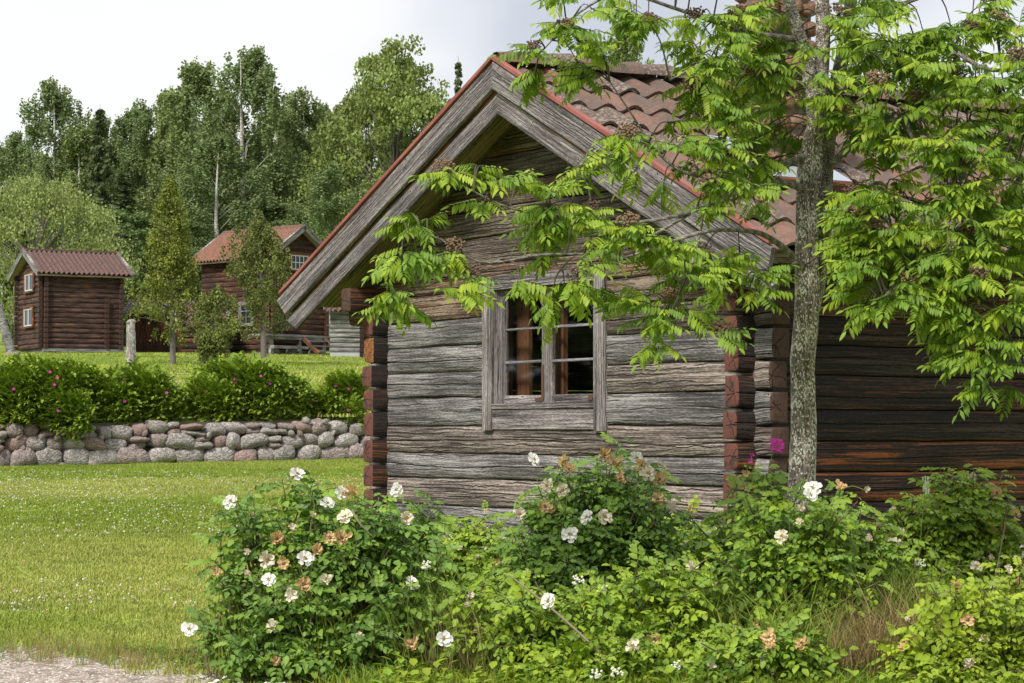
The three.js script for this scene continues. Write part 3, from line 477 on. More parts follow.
  const umbels = [0, 1, 2].map((s) => { const q = rng(300 + s), gs = []; for (let i = 0; i < 70; i++) { const a = q() * 6.28, r = Math.sqrt(q()) * 0.05, b = new THREE.IcosahedronGeometry(0.0042 + q() * 0.003, 0); b.translate(Math.cos(a) * r, 0.022 + q() * 0.024 - r * r * 5, Math.sin(a) * r); gs.push(b); if (i % 3 === 0) { const t = new THREE.CylinderGeometry(0.0008, 0.0012, 1, 3); t.scale(1, Math.hypot(r, 0.03), 1); t.rotateZ(-Math.atan2(r, 0.03)); t.rotateY(-a); t.translate(Math.cos(a) * r / 2, 0.012, Math.sin(a) * r / 2); gs.push(t.toNonIndexed()); } } return mergeGeometries(gs.map((g) => (g.index ? g.toNonIndexed() : g))); });
  let count = 0;
  for (const [cx, cy, rx, ry, n, dd, sd] of clumps) for (let i = 0; i < n; i++) {
    const a = R() * 6.28, r = Math.sqrt(R()), end = at(cx + Math.cos(a) * r * rx, cy + Math.sin(a) * r * ry, D + dd + (R() - 0.5) * 2 * sd);
    let best = null, bd = 9; for (const q of nodes) { const e = q.distanceTo(end) + Math.max(0, q.y - end.y) * 0.2; if (e < bd) { bd = e; best = q; } }
    const mid = best.clone().lerp(end, 0.5); mid.y += 0.03 + bd * 0.08;
    part('twig', limb([[best.x, best.y, best.z, 0.0045], [mid.x, mid.y, mid.z, 0.0035], [end.x, end.y, end.z, 0.0022]], 4, 3), twigM, rowan);
    const dir = end.clone().sub(mid).normalize(); dir.y *= 0.5; dir.normalize(); const k = 5 + Math.floor(R() * 3), turn = R() * 6.28;
    const sd1 = V().crossVectors(dir, V(0, 1, 0)).normalize(), up1 = V().crossVectors(sd1, dir);
    for (let j = 0; j < k; j++) {
      const ang = turn + j * 2.4, f = j < 1 ? 0.15 : 0.6 + R() * 0.5, ld = dir.clone().multiplyScalar(Math.cos(f)).addScaledVector(sd1, Math.sin(f) * Math.cos(ang)).addScaledVector(up1, Math.sin(f) * Math.sin(ang) * 0.55); ld.y = ld.y * 0.55 + 0.08 - 0.22 * R();
      const base = end.clone().lerp(mid, j / k * 0.45);
      poses.push([base, dirQ(ld, V(0, 1, 0).add(V((R() - 0.5) * 0.5, 0, 0.55 + (R() - 0.5) * 0.6)).normalize(), (R() - 0.5) * 0.5), 0.74 + R() * 0.5, Math.floor(R() * 36)]);
    }
    if (count++ % 7 === 3) { const m = part('flower_cluster', umbels[count % 3], umbelM[count % 2], rowan, end.clone().add(V(0, 0.005, 0))); m.quaternion.setFromUnitVectors(V(0, 1, 0), V((R() - 0.5) * 0.8, 1, 0.4 + R() * 0.5).normalize()); m.scale.setScalar(0.85 + R() * 0.4); m.userData.label = 'withered brown flower head'; }
  }
  dressLeaves(rowan, poses, geos, mats, 'leaf', 'far_foliage');
}

// ---------------------------------------------------------------- dry stone wall along the upper lawn
{
  const R = rng(404), wall = thing('stone_wall', 'low dry stone wall of rounded grey and pink boulders below the hedge', 'stone wall', V(0, 0, 0));
  const X0 = -10.4, X1 = 1.5, dirx = Math.hypot(1, 0.5), turn = Math.atan2(0.5, 1);
  const tallest = [0, 0.25, 0.455, 0.64];
  for (let r = 0; r < 3; r++) {
    let x = X0 + R() * 0.2;
    while (x < X1) {
      const w = (r === 0 ? 0.22 + R() * 0.26 : 0.17 + R() * 0.23), h = tallest[r + 1] - tallest[r], cx = x + w / 2, wy = 0.028 * wallD(cx) - 0.03 + (n2(cx * 1.6, r * 0.7, 21) - 0.5) * 0.10;
      const stone = (cy, hh, ww = w, xx = cx) => { const g = part('boulder', stoneGeo(Math.floor(R() * 5)), M.granite[Math.floor(R() * 4)], wall, V(xx, wy + tallest[r] + cy, -wallD(xx) - 0.13 - r * 0.04 + (R() - 0.5) * 0.06)); g.scale.set(ww / 2 * dirx * 1.26, hh / 2 * (1.28 + R() * 0.2), 0.21 + R() * 0.05); g.rotation.set((R() - 0.5) * 0.2, turn + (R() - 0.5) * 0.15, (R() - 0.5) * 0.35); };
      if (r > 0 && R() < 0.3) { stone(h * 0.27, h * 0.52); stone(h * 0.77, h * 0.48, w * (0.8 + R() * 0.2), cx + (R() - 0.5) * 0.04); } else stone(h / 2, h);
      if (R() < 0.5) { const s = part('chink_stone', stoneGeo(Math.floor(R() * 5)), M.granite[Math.floor(R() * 4)], wall, V(x, wy + tallest[r] + h * (R() < 0.5 ? 0.98 : 0.04), -wallD(x) - 0.03)); s.scale.set(0.05 + R() * 0.03, 0.045 + R() * 0.03, 0.09); s.rotation.set(0, turn, R() * 6); }
      x += w;
    }
  }
  const core = slab(0, (X1 - X0) * dirx, 0, 0.62, -0.5, -0.16); const c = part('earth_core', core, std({ color: lin(0.10, 0.085, 0.065), roughness: 1 }), wall, V(X0, 0.028 * wallD((X0 + X1) / 2) - 0.05, -wallD(X0) - 0.02)); c.rotation.y = turn; c.position.y = 0.028 * wallD(X0) + 0.02; c.rotation.order = 'YXZ'; c.rotation.z = Math.atan(0.014 / dirx);
}

// ---------------------------------------------------------------- far farm buildings
const farLog = woodMat(wood(141, { dark: [30, 19, 18], mid: [68, 43, 38], light: [112, 80, 68], rust: [168, 112, 62], rustAmount: -0.10, contrast: 1.3, w: 512, h: 256 }), [1, 1, 1], 0.02);
const farLogDark = woodMat(wood(149, { dark: [22, 14, 13], mid: [54, 32, 29], light: [92, 62, 54], rust: [150, 96, 52], rustAmount: -0.10, contrast: 1.2, w: 512, h: 256 }), [1, 1, 1], 0.02);
const farLogB = woodMat(wood(151, { dark: [24, 15, 13], mid: [62, 38, 29], light: [108, 72, 52], rust: [150, 90, 48], rustAmount: -0.05, contrast: 1.3, w: 512, h: 256 }), [1, 1, 1], 0.02);
const farGrey = woodMat(wood(157, { dark: [70, 68, 66], mid: [120, 118, 116], light: [164, 162, 158], contrast: 1.2, w: 512, h: 256 }), [1, 1, 1], 0.02);
const whitePaint = std({ color: lin(0.62, 0.63, 0.62), roughness: 0.6 }), darkGlass = new THREE.MeshPhysicalMaterial({ color: lin(0.02, 0.025, 0.03), roughness: 0.08 });
// a wall of round logs, x 0..L, y 0..H, bulging to +z; gable: rises to a peak
function logWall(L, H, n, gableRise = 0, seed = 1) {
  const pos = [], uv = [], idx = [], per = 6, rows = [];
  const total = H + gableRise, m = Math.round(n * total / H), lh = total / m;
  for (let k = 0; k < m; k++) for (let q = 0; q <= per; q++) { const t = q / per, y = (k + t) * lh, z = 0.055 * Math.sqrt(Math.max(0, 1 - (2 * t - 1) ** 2)); rows.push([y, z, k]); }
  const nx = 8;
  for (const [y, z, k] of rows) for (let i = 0; i <= nx; i++) {
    const cut = y > H ? (y - H) / gableRise * L / 2 : 0, x = lerp(cut, L - cut, i / nx);
    pos.push(x, y, z + 0.012 * n1(x * 1.1 + k * 7, seed)); uv.push(x / 2.5 + hash(k, 1, seed), (y / lh - k) * 0.36 + hash(k, 2, seed));
  }
  for (let r = 0; r < rows.length - 1; r++) for (let i = 0; i < nx; i++) { const o = r * (nx + 1) + i; idx.push(o, o + 1, o + nx + 1, o + 1, o + nx + 2, o + nx + 1); }
  return geoOf(pos, idx, uv);
}
function logEnds(H, n, seed) { const gs = [], lh = H / n; for (let k = 0; k < n; k++) { const g = new THREE.BoxGeometry(0.17, lh * 0.84, 0.2); g.translate(0, (k + 0.5) * lh, 0.12); gs.push(g); } return mergeGeometries(gs); }
function tiledSlope(len, down, pitchCols = 0.24, rowsN = 9) {                             // x along the ridge, z down, y up
  const nx = Math.round(len / pitchCols * 6), nz = rowsN * 2, pos = [], uv = [], idx = [];
  for (let j = 0; j <= nz; j++) for (let i = 0; i <= nx; i++) { const x = i / nx * len, r = Math.floor(j / 2), z = (r + (j % 2 ? 0.97 : 0)) / rowsN * down; pos.push(x, 0.055 * Math.sin(x / pitchCols * 2 * Math.PI) + (j % 2 ? 0.05 : 0), Math.min(z, down)); uv.push(x * 0.9, z * 0.9); if (i < nx && j < nz) { const o = j * (nx + 1) + i; idx.push(o, o + nx + 1, o + 1, o + 1, o + nx + 1, o + nx + 2); } }
  return geoOf(pos, idx, uv);
}
const bx = (w, h, d, x, y, z) => { const g = new THREE.BoxGeometry(w, h, d); g.translate(x, y, z); const p = g.attributes.position, uv = g.attributes.uv; for (let i = 0; i < p.count; i++) uv.setXY(i, Math.max(w, d) > h ? (w > d ? p.getX(i) : p.getZ(i)) / 2.5 : p.getY(i) / 2.5, (Math.max(w, d) > h ? p.getY(i) : p.getX(i)) / 0.5); return g; };
// window on the plane z = 0 of its parent, panes nx by ny
function farWindow(parent, x, y, z, w, h, nx, ny, frameMat, turn = 0, casing) {
  const g = new THREE.Group(); g.name = 'window'; g.position.set(x, y, z); g.rotation.y = turn; parent.add(g);
  if (casing) { const c = 0.12; part('casing_board', bx(w + 2 * c, c, 0.06, 0, h + c / 2, 0.05), casing, g); for (const s of [-1, 1]) part('casing_board', bx(c, h, 0.06, s * (w / 2 + c / 2), h / 2, 0.05), casing, g); part('casing_board', bx(w + 2 * c, c * 0.7, 0.07, 0, -c * 0.35, 0.05), casing, g); }
  const f = 0.055; for (const s of [-1, 1]) part('window_frame', bx(f, h, 0.05, s * (w / 2 - f / 2), h / 2, 0.035), frameMat, g); for (const s of [0, 1]) part('window_frame', bx(w - 2 * f, f, 0.05, 0, s * (h - f) + f / 2, 0.035), frameMat, g);
  const iw = w - 2 * f, ih = h - 2 * f;
  for (let i = 0; i < nx; i++) for (let j = 0; j < ny; j++) part('window_pane', bx(iw / nx - 0.02, ih / ny - 0.02, 0.01, -iw / 2 + (i + 0.5) * iw / nx, f + (j + 0.5) * ih / ny, 0.02), darkGlass, g);
  for (let i = 1; i < nx; i++) part('muntin', bx(nx === 2 && ny === 1 ? 0.07 : 0.04, ih, 0.04, -iw / 2 + i * iw / nx, h / 2, 0.035), frameMat, g);
  for (let j = 1; j < ny; j++) part('muntin', bx(iw, 0.035, 0.034, 0, f + j * ih / ny, 0.034), frameMat, g);
  return g;
}
const gAt = (px, py, d) => { const p = at(px, py, d); p.y = ground(p.x, p.z); return p; };
// gable house: x along the gable wall 0..-w (near corner at 0), z out of the gable, long wall runs to -z
function gableHouse(o, { w, len, h, rise, n, gableMat, sideMat, tiles, over = 0.4, eave = 0.35, boards, lift = 0.25 }) {
  const G = part('gable_wall', logWall(w, h, n, rise, 3), gableMat, o, V(-w, lift, 0)); const S = part('side_wall', logWall(len, h, n, 0, 5), sideMat, o, V(0, lift, 0)); S.rotation.y = Math.PI / 2;
  const B = part('side_wall', logWall(len, h, n, 0, 7), sideMat, o, V(-w, lift, -len)); B.rotation.y = -Math.PI / 2; const K = part('gable_wall', logWall(w, h, n, rise, 9), gableMat, o, V(0, lift, -len)); K.rotation.y = Math.PI;
  for (const [x, z, ry] of [[-0.09, 0, 0], [-w + 0.09, 0, 0], [0, -0.09, Math.PI / 2], [0, -len + 0.09, Math.PI / 2]]) { const e = part('corner_log_ends', logEnds(h, n, 1), sideMat, o, V(x, lift, z)); e.rotation.y = ry; e.userData.kind = 'stuff'; }
  part('foundation', bx(w - 0.2, lift + 0.6, len - 0.2, -w / 2, (lift - 0.6) / 2 + 0.01, -len / 2), M.granite[3], o);
  const roof = new THREE.Group(); roof.name = 'roof'; o.add(roof);
  const run = w / 2 + eave, a = Math.atan2(rise, w / 2), down = run / Math.cos(a), top = lift + h + rise + 0.12;
  for (const s of [1, -1]) {
    const m = part('tiled_slope', tiledSlope(len + 2 * over, down), tiles[s > 0 ? 0 : 1] || tiles[0], roof, V(-w / 2, top, s > 0 ? over : -len - over)); m.rotation.set(0, s > 0 ? Math.PI / 2 : -Math.PI / 2, 0); m.rotateX(a);
    const d = part('roof_deck', bx(down, 0.06, len + 2 * over - 0.02, down / 2, -0.12, -len / 2), M.soffit, roof, V(-w / 2, top, 0)); d.rotation.z = -a; if (s < 0) { d.rotation.set(0, 0, 0); d.rotation.z = a; d.geometry.translate(-down, 0, 0); }
    for (const z of [over, -len - over + 0.06]) { const g = bx(down + 0.04, 0.20, 0.05, s * (down / 2), -0.09, 0); const b = part('rake_board', g, boards, roof, V(-w / 2, top, z - 0.02)); b.rotation.z = -s * a; const t = part('roof_edge_trim', bx(down + 0.06, 0.05, 0.12, s * down / 2, 0.055, 0), boards, roof, V(-w / 2, top, z - 0.05)); t.rotation.z = -s * a; }
  }
  const rt = part('ridge', bx(0.22, 0.10, len + 2 * over - 0.14, -w / 2, top + 0.04, -len / 2), tiles[0], roof);
  return roof;
}
const farTile = (a, b, c, s) => std({ map: speck(s, a, b, c, 0.54), roughness: 0.9 });
const tilesA = [farTile([92, 70, 64], [110, 80, 72], [80, 74, 72], 501), farTile([92, 70, 64], [110, 80, 72], [80, 74, 72], 503)], tilesB = [farTile([134, 94, 78], [118, 90, 80], [112, 104, 98], 507), farTile([146, 92, 68], [120, 84, 68], [112, 102, 92], 509)];
{
  const p = gAt(43, 356, 108), o = thing('log_storehouse', 'two storey dark red log storehouse with two small gable windows at the left', 'storehouse', p, -62 * Math.PI / 180);
  gableHouse(o, { w: 4.1, len: 3.8, h: 3.55, rise: 1.0, n: 15, gableMat: farLog, sideMat: farLog, tiles: tilesA, over: 0.42, eave: 0.4, boards: farGrey });
  const amber = std({ map: T.tarRust.map, color: lin(1.7, 1.65, 1.5) });
  farWindow(o, -1.95, 0.25 + 2.75, 0.07, 1.3, 0.8, 2, 1, whitePaint, 0, amber); farWindow(o, -2.05, 0.25 + 1.1, 0.07, 1.35, 0.82, 2, 1, whitePaint, 0, amber);
  const col = part('log_end_column', logEnds(2.4, 10, 2), farLogB, o, V(0.02, 0.25, -3.0)); col.rotation.y = Math.PI / 2; col.userData.kind = 'stuff';
  part('sill_beam', bx(0.14, 0.16, 3.9, 0.12, 0.18, -1.9), farGrey, o);
}
{
  // low plank shed between the two houses
  const p = gAt(128, 352, 113), o = thing('plank_shed', 'low red plank shed with grey roof beyond the juniper', 'shed', p, -8 * Math.PI / 180);
  const planks = std({ map: T.tar.map, color: lin(1.9, 1.35, 1.2) }), pl2 = std({ map: T.tarRust.map, color: lin(1.1, 0.85, 0.8) });
  const Rr = rng(55); for (let i = 0; i < 13; i++) part('wall_plank', bx(0.215, 1.9 + Rr() * 0.05, 0.04, 0.11 + i * 0.222, 0.95, Rr() * 0.03), Rr() < 0.5 ? planks : pl2, o);
  part('back_wall', bx(2.88, 1.9, 0.05, 1.45, 0.95, -1.9), planks, o); for (const x of [0.02, 2.9]) part('end_wall', bx(0.05, 1.9, 1.84, x, 0.95, -0.96), planks, o);
  const r = part('roof_slope', tiledSlope(3.4, 1.5, 0.2, 6), farTile([112, 106, 102], [132, 124, 118], [96, 90, 86], 521), o, V(-0.25, 2.62, -0.95)); r.rotation.x = 0.5; const r2 = part('roof_slope', tiledSlope(3.4, 1.5, 0.2, 6), farTile([112, 106, 102], [132, 124, 118], [96, 90, 86], 523), o, V(3.15, 2.62, -0.95)); r2.rotation.set(0, Math.PI, 0); r2.rotateX(0.5);
}
{
  // two storey farmhouse: gable to the right front, orange tiled slope to the left front
  const p = gAt(270, 352, 112), o = thing('log_farmhouse', 'two storey brown log house with orange tiled roof and porch steps behind the cabin eave', 'farmhouse', p, 48 * Math.PI / 180);
  const h = 4.65, w = 3.7, len = 5.0;
  o.position.add(V(Math.cos(o.rotation.y) * w, 0, -Math.sin(o.rotation.y) * w));   // the corner nearest to the camera is the left one of the gable
  gableHouse(o, { w, len, h, rise: 1.25, n: 18, gableMat: farLogB, sideMat: farLogB, tiles: tilesB, over: 0.45, eave: 0.55, boards: farGrey });
  farWindow(o, -w / 2 - 0.05, 4.15, 0.07, 1.15, 0.72, 4, 2, whitePaint, 0, M.inner); farWindow(o, -w + 0.95, 1.25, 0.07, 0.75, 0.7, 2, 1, M.iron, 0, farLogB);
  farWindow(o, -w - 0.07, 1.5, -1.6, 0.85, 1.0, 2, 3, farGrey, -Math.PI / 2, farGrey);
  // porch deck on posts with steps
  const dk = new THREE.Group(); dk.name = 'porch'; o.add(dk);
  part('deck', bx(5.2, 0.10, 1.3, -w / 2 - 0.9, 0.88, 0.9), farGrey, dk); part('deck_beam', bx(5.3, 0.14, 0.12, -w / 2 - 0.9, 0.76, 1.45), farGrey, dk);
  for (const x of [-4.9, -3.1, -1.5, -0.2]) part('porch_post', bx(0.16, 0.72, 0.16, x, 0.34, 1.4), farGrey, dk);
  part('porch_post', bx(0.12, 2.1, 0.12, -1.05, 1.95, 1.42), farGrey, dk);
  for (const x of [-2.9, -1.55]) { const s = part('stair_stringer', bx(0.12, 0.16, 1.45, 0, 0, 0), woodMat(T.tarRust, [1.9, 1.7, 1.5]), dk, V(x, 0.42, 1.98)); s.rotation.x = 0.62; }
  for (let i = 0; i < 3; i++) part('stair_tread', bx(1.25, 0.05, 0.26, -2.22, 0.16 + i * 0.24, 2.36 - i * 0.33), farGrey, dk);
  for (const x of [-3.9, -2.4, -0.9]) part('foundation_stone', stoneGeo(2), M.granite[1], o, V(x, 0.1, 0.2)).scale.set(0.5, 0.28, 0.3);
  part('ground_bench', bx(2.2, 0.14, 0.3, -4.2, 0.3, 1.9), farGrey, o);
}
{
  const p = gAt(181, 350, 111), o = thing('lean_to_shed', 'small low shed with white edged sloping roof left of the log farmhouse', 'shed', p, 20 * Math.PI / 180);
  part('front_wall', logWall(2.3, 1.5, 6, 0, 21), farLogB, o); const e = part('end_wall', logWall(1.8, 1.5, 6, 0, 22), farLogB, o, V(2.3, 0, 0)); e.rotation.y = Math.PI / 2;
  const r = part('roof_slope', tiledSlope(2.6, 2.3, 0.24, 6), tilesA[0], o, V(2.75, 2.75, -1.9)); r.rotation.set(0, -Math.PI / 2, 0); r.rotation.set(0, 0, 0); r.position.set(-0.2, 2.6, -1.75); r.rotateX(0.56);
  const t = part('roof_edge_trim', bx(0.10, 0.12, 2.35, 0, 0, 1.15), whitePaint, o, V(-0.22, 2.62, -1.75)); t.rotation.x = 0.56; part('roof_edge_trim', bx(0.10, 0.12, 2.35, 0, 0, 1.15), whitePaint, o, V(2.42, 2.62, -1.75)).rotation.x = 0.56;
}
{
  const p = gAt(330, 351, 104), o = thing('grey_log_barn', 'pale grey log wall of a barn just left of the cabin corner', 'barn', p, 4 * Math.PI / 180);
  part('front_wall', logWall(1.5, 2.1, 10, 0, 31), farGrey, o); const e = part('corner_log_ends', logEnds(2.1, 10, 3), farLogDark, o, V(1.4, 0, 0.05)); e.userData.kind = 'stuff';
  part('front_wall', logWall(2.5, 2.1, 10, 0, 33), farLogB, o, V(1.5, 0, -0.05)); part('roof_slope', tiledSlope(4.6, 2.0, 0.24, 6), tilesA[1], o, V(-0.3, 3.0, -1.3)).rotation.x = 0.5; part('end_wall', bx(0.1, 2.1, 2.6, 0.05, 1.05, -1.36), farGrey, o); part('plinth', bx(4.0, 0.3, 0.1, 2.0, 0.05, 0.06), std({ color: lin(0.4, 0.4, 0.4) }), o);
}
{
  const p = gAt(131, 371, 74), o = thing('stone_gatepost', 'upright grey stone post standing on the upper lawn', 'post', p);
  const g = new THREE.CylinderGeometry(0.13, 0.19, 1.65, 9, 8).translate(0, 0.7, 0), a = g.attributes.position; for (let i = 0; i < a.count; i++) { const k = 1 + 0.28 * (n2(a.getX(i) * 9 + 4, a.getY(i) * 3, 8) - 0.5); a.setX(i, a.getX(i) * k); a.setZ(i, a.getZ(i) * k); } g.computeVertexNormals();
  part('shaft', g, M.granite[1], o); const c = part('weathered_top', stoneGeo(1), M.granite[1], o, V(0, 1.5, 0)); c.scale.set(0.15, 0.09, 0.15);
}
{
  const a = gAt(12, 358, 98), b = at(-6, 292, 98), o = thing('leaning_pole', 'thick grey timber leaning beside the storehouse at the left edge', 'pole', a);
  part('timber', limb([[0.1, -0.3, 0, 0.2], [(b.x - a.x) / 2, (b.y - a.y) / 2, 0, 0.18], [b.x - a.x, b.y - a.y, 0, 0.15]], 9, 4, 1, 0.1, 4), farGrey, o); part('prop_foot', stoneGeo(3), M.granite[0], o, V(0.05, 0.02, 0.1)).scale.set(0.3, 0.14, 0.25);
}
{
  const o = lit(new THREE.Mesh(new THREE.PlaneGeometry(1, 1), std({ map: speck(551, [150, 140, 126], [168, 158, 142], [128, 120, 106], 0.55) }))); // a short stretch of gravel track on the upper lawn
  const a = gAt(150, 384, 57), pos = [], idx = []; for (let i = 0; i <= 12; i++) for (const s of [0, 1]) { const x = a.x - 0.3 + i * 0.16, z = a.z - s * (2.4 - 0.1 * i); pos.push(x, ground(x, z) + 0.03, z); if (i < 12 && s === 0) { const k = i * 2; idx.push(k, k + 2, k + 1, k + 1, k + 2, k + 3); } }
  o.geometry = geoOf(pos, idx, pos.map((_, i) => pos[i]).filter((_, i) => i % 3 !== 1)); o.name = 'gravel_track'; o.userData.kind = 'structure'; scene.add(o);
}

// ---------------------------------------------------------------- trees behind
const barkBirch = std({ map: dataTex(128, 256, (u, v) => { const a = fbm(u, v, 4, 14, 801, 3), b = vn(u * 6, v * 60, 6, 60, 805); return mix3(mix3([206, 202, 194], [150, 144, 136], sstep(a, 0.4, 0.7)), [52, 46, 42], sstep(b, 0.76, 0.84) * 0.8); }, true) });
const barkDark = std({ color: lin(0.075, 0.06, 0.05), roughness: 1 }), barkGrey = std({ color: lin(0.16, 0.14, 0.125), roughness: 1 });
// a mass of small leaf faces; col varies by face
function tuft(o, p, size, R, tone) {
  const a = R() * 6.28, b = (R() - 0.5) * 2.2, ux = Math.cos(a), uz = Math.sin(a), n = o.pos.length / 3, s = size * (0.7 + R() * 0.6), vy = Math.cos(b) * s, vx = -uz * Math.sin(b) * s, vz = ux * Math.sin(b) * s, k = tone * (0.8 + 0.4 * R());
  o.pos.push(p.x - ux * s * 0.6, p.y, p.z - uz * s * 0.6, p.x + vx * 0.5 + ux * s * 0.2, p.y + vy * 0.6, p.z + vz * 0.5, p.x + ux * s * 0.6, p.y - 0.1 * s, p.z + uz * s * 0.6, p.x - vx * 0.6, p.y - vy * 0.7, p.z - vz * 0.6);
  for (let i = 0; i < 4; i++) o.col.push(k, k, k * 0.9); o.idx.push(n, n + 1, n + 2, n, n + 2, n + 3);
}
function birchModel(seed, { H = 20, spread = 3.2, strands = 1250, low = 0.18, open = 0.3 }) {
  const R = rng(seed), o = { pos: [], idx: [], col: [] }, wd = [limb([[0, -0.5, 0, 0.20], [0.15 * (R() - 0.5), H * 0.3, 0, 0.16], [0.5 * (R() - 0.5), H * 0.6, 0.2, 0.11], [0.7 * (R() - 0.5), H * 0.97, 0.1, 0.02]], 7, 5)];
  const prof = (t) => Math.pow(Math.sin(Math.PI * Math.pow(clamp((t - low) / (1 - low), 0, 1), 0.60)), 0.85) * 0.95 + 0.10 * (1 - t);
  const nl = 44, limbs = []; for (let i = 0; i < nl; i++) { const t = low + (0.97 - low) * (i + R()) / nl, a = R() * 6.28, r = spread * prof(t) * (0.7 + R() * 0.6), y0 = H * (t - 0.10 * (1 - t) - 0.05), tip = V(Math.cos(a) * r, H * t + r * 0.45, Math.sin(a) * r); limbs.push([V(0, y0, 0), tip, r, t]); if (r > 0.6) wd.push(limb([[0, y0, 0, 0.05 * (1.2 - t)], [tip.x * 0.5, lerp(y0, tip.y, 0.62), tip.z * 0.5, 0.03 * (1.2 - t)], [tip.x, tip.y, tip.z, 0.008]], 4, 3)); }
  for (let i = 0; i < strands; i++) {
    const [b, tip, r, t] = limbs[Math.floor(R() * nl)], f = 0.25 + 0.8 * Math.pow(R(), 0.6), p = b.clone().lerp(tip, f); p.y += Math.sin(f * 3) * 0.2; p.add(V((R() - 0.5) * 0.9, (R() - 0.5) * 0.7, (R() - 0.5) * 0.9)); const L = 0.5 + R() * 1.5 * (0.4 + r / spread), n = 9 + Math.floor(L * 9), sx = (R() - 0.5) * 0.35, sz = (R() - 0.5) * 0.35, tone = 0.75 + 0.5 * R();
    for (let k = 0; k < n; k++) { const q = k / n; tuft(o, V(p.x + sx * q + (R() - 0.5) * 0.26, p.y - L * q + (R() - 0.5) * 0.18, p.z + sz * q + (R() - 0.5) * 0.26), 0.135, R, tone); }
  }
  return { crown: geoOf(o.pos, o.idx, null, o.col), trunk: mergeGeometries(wd) };
}
function broadModel(seed, { H = 16, spread = 5, clumps = 150, low = 0.15, per = 150, size = 0.15, round = 1 }) {
  const R = rng(seed), o = { pos: [], idx: [], col: [] }, wd = [limb([[0, -0.5, 0, 0.34], [0.2, H * 0.25, 0, 0.28], [0.1, H * 0.5, 0.1, 0.18], [0, H * 0.85, 0, 0.05]], 7, 4)];
  for (let i = 0; i < clumps; i++) {
    const t = low + (1 - low) * Math.pow(R(), 0.85), a = R() * 6.28, rr = spread * Math.pow(Math.sin(Math.PI * clamp(Math.pow((t - low * 0.7) / (1.03 - low * 0.7), 0.75 * round), 0, 1)), 0.7) * Math.pow(R(), 0.38), c = V(Math.cos(a) * rr, H * t - 0.3, Math.sin(a) * rr), cr = (0.55 + R() * 0.75) * spread / 5.2, tone = 0.72 + R() * 0.55;
    if (i % 3 === 0) wd.push(limb([[0, H * t * 0.6, 0, 0.08], [c.x * 0.5, H * t * 0.82, c.z * 0.5, 0.05], [c.x, c.y, c.z, 0.012]], 4, 3));
    for (let k = 0; k < per; k++) { const d = V(R() - 0.5, (R() - 0.5) * 0.75, R() - 0.5).normalize().multiplyScalar(cr * Math.pow(R(), 0.45)); d.y *= 0.72; tuft(o, c.clone().add(d), size, R, tone); }
  }
  return { crown: geoOf(o.pos, o.idx, null, o.col), trunk: mergeGeometries(wd) };
}
function spruceModel(seed, { H = 18, spread = 2.6, low = 0.08, whorls = 34, size = 0.26 }) {
  const R = rng(seed), o = { pos: [], idx: [], col: [] }, wd = [limb([[0, -0.5, 0, 0.2], [0, H * 0.5, 0, 0.12], [0, H, 0, 0.01]], 6, 4)];
  for (let i = 0; i < whorls; i++) { const t = low + (1 - low) * i / whorls, n = 7; for (let j = 0; j < n; j++) { const a = R() * 6.28, r = spread * (1 - t) * (0.7 + R() * 0.5) + 0.15; for (let k = 0; k < 7 + r * 11; k++) { const f = 0.15 + 0.85 * R(), w = (1 - f) * 0.35 + 0.12; tuft(o, V(Math.cos(a) * r * f + (R() - 0.5) * w, H * t - r * f * 0.35 - R() * 0.45 * f + (f > 0.8 ? 0.1 : 0), Math.sin(a) * r * f + (R() - 0.5) * w), size, R, 0.7 + R() * 0.6); } } }
  return { crown: geoOf(o.pos, o.idx, null, o.col), trunk: wd[0] };
}
function juniperModel(seed, { H = 6.6, spread = 1.15, lean = 0, low = 0.05, n = 190, bare = 0, round = 0 }) {
  const R = rng(seed), o = { pos: [], idx: [], col: [] }, top = V(lean * H, H, 0), wd = [limb([[0, -0.3, 0, 0.12], [lean * H * 0.2, H * 0.3, 0.05, 0.09], [lean * H * 0.6, H * 0.65, 0, 0.05], [top.x, H * 0.95, 0, 0.012]], 6, 4)];
  for (let i = 0; i < n; i++) {
    const t = low + (1 - low) * R(), a = R() * 6.28, r = spread * (round ? Math.pow(Math.sin(Math.PI * Math.pow(clamp(t, 0.02, 0.99), 1.2)), 0.9) : Math.pow(clamp(1 - t, 0.02, 1), 0.7) * Math.pow(clamp(t * 5, 0, 1), 0.5)) * Math.pow(R(), 0.45) * (0.3 + 1.15 * n2(t * 6, a * 1.1, seed)), c = V(lean * H * t + Math.cos(a) * r, H * t * 0.97, Math.sin(a) * r); if (t < bare && R() < 0.75) continue; const tone = 0.65 + R() * 0.7;
    if (i % 5 === 0) wd.push(limb([[lean * H * t * 0.9, H * t * 0.8, 0, 0.025], [(c.x + lean * H * t) / 2, H * t * 0.9, c.z / 2, 0.015], [c.x, c.y, c.z, 0.006]], 4, 2));
    for (let k = 0; k < 48; k++) { const q = R(), w = 0.24 * (1 - q * 0.7); tuft(o, V(c.x + (R() - 0.5) * w * 2, c.y - 0.15 + q * 0.5, c.z + (R() - 0.5) * w * 2), 0.066, R, tone); }
  }
  return { crown: geoOf(o.pos, o.idx, null, o.col), trunk: mergeGeometries(wd) };
}
const crownMat = (c) => new THREE.MeshPhysicalMaterial({ color: lin(...c), vertexColors: true, roughness: 0.7, specularIntensity: 0.3, transmission: 0.4, thickness: 0, side: THREE.DoubleSide });
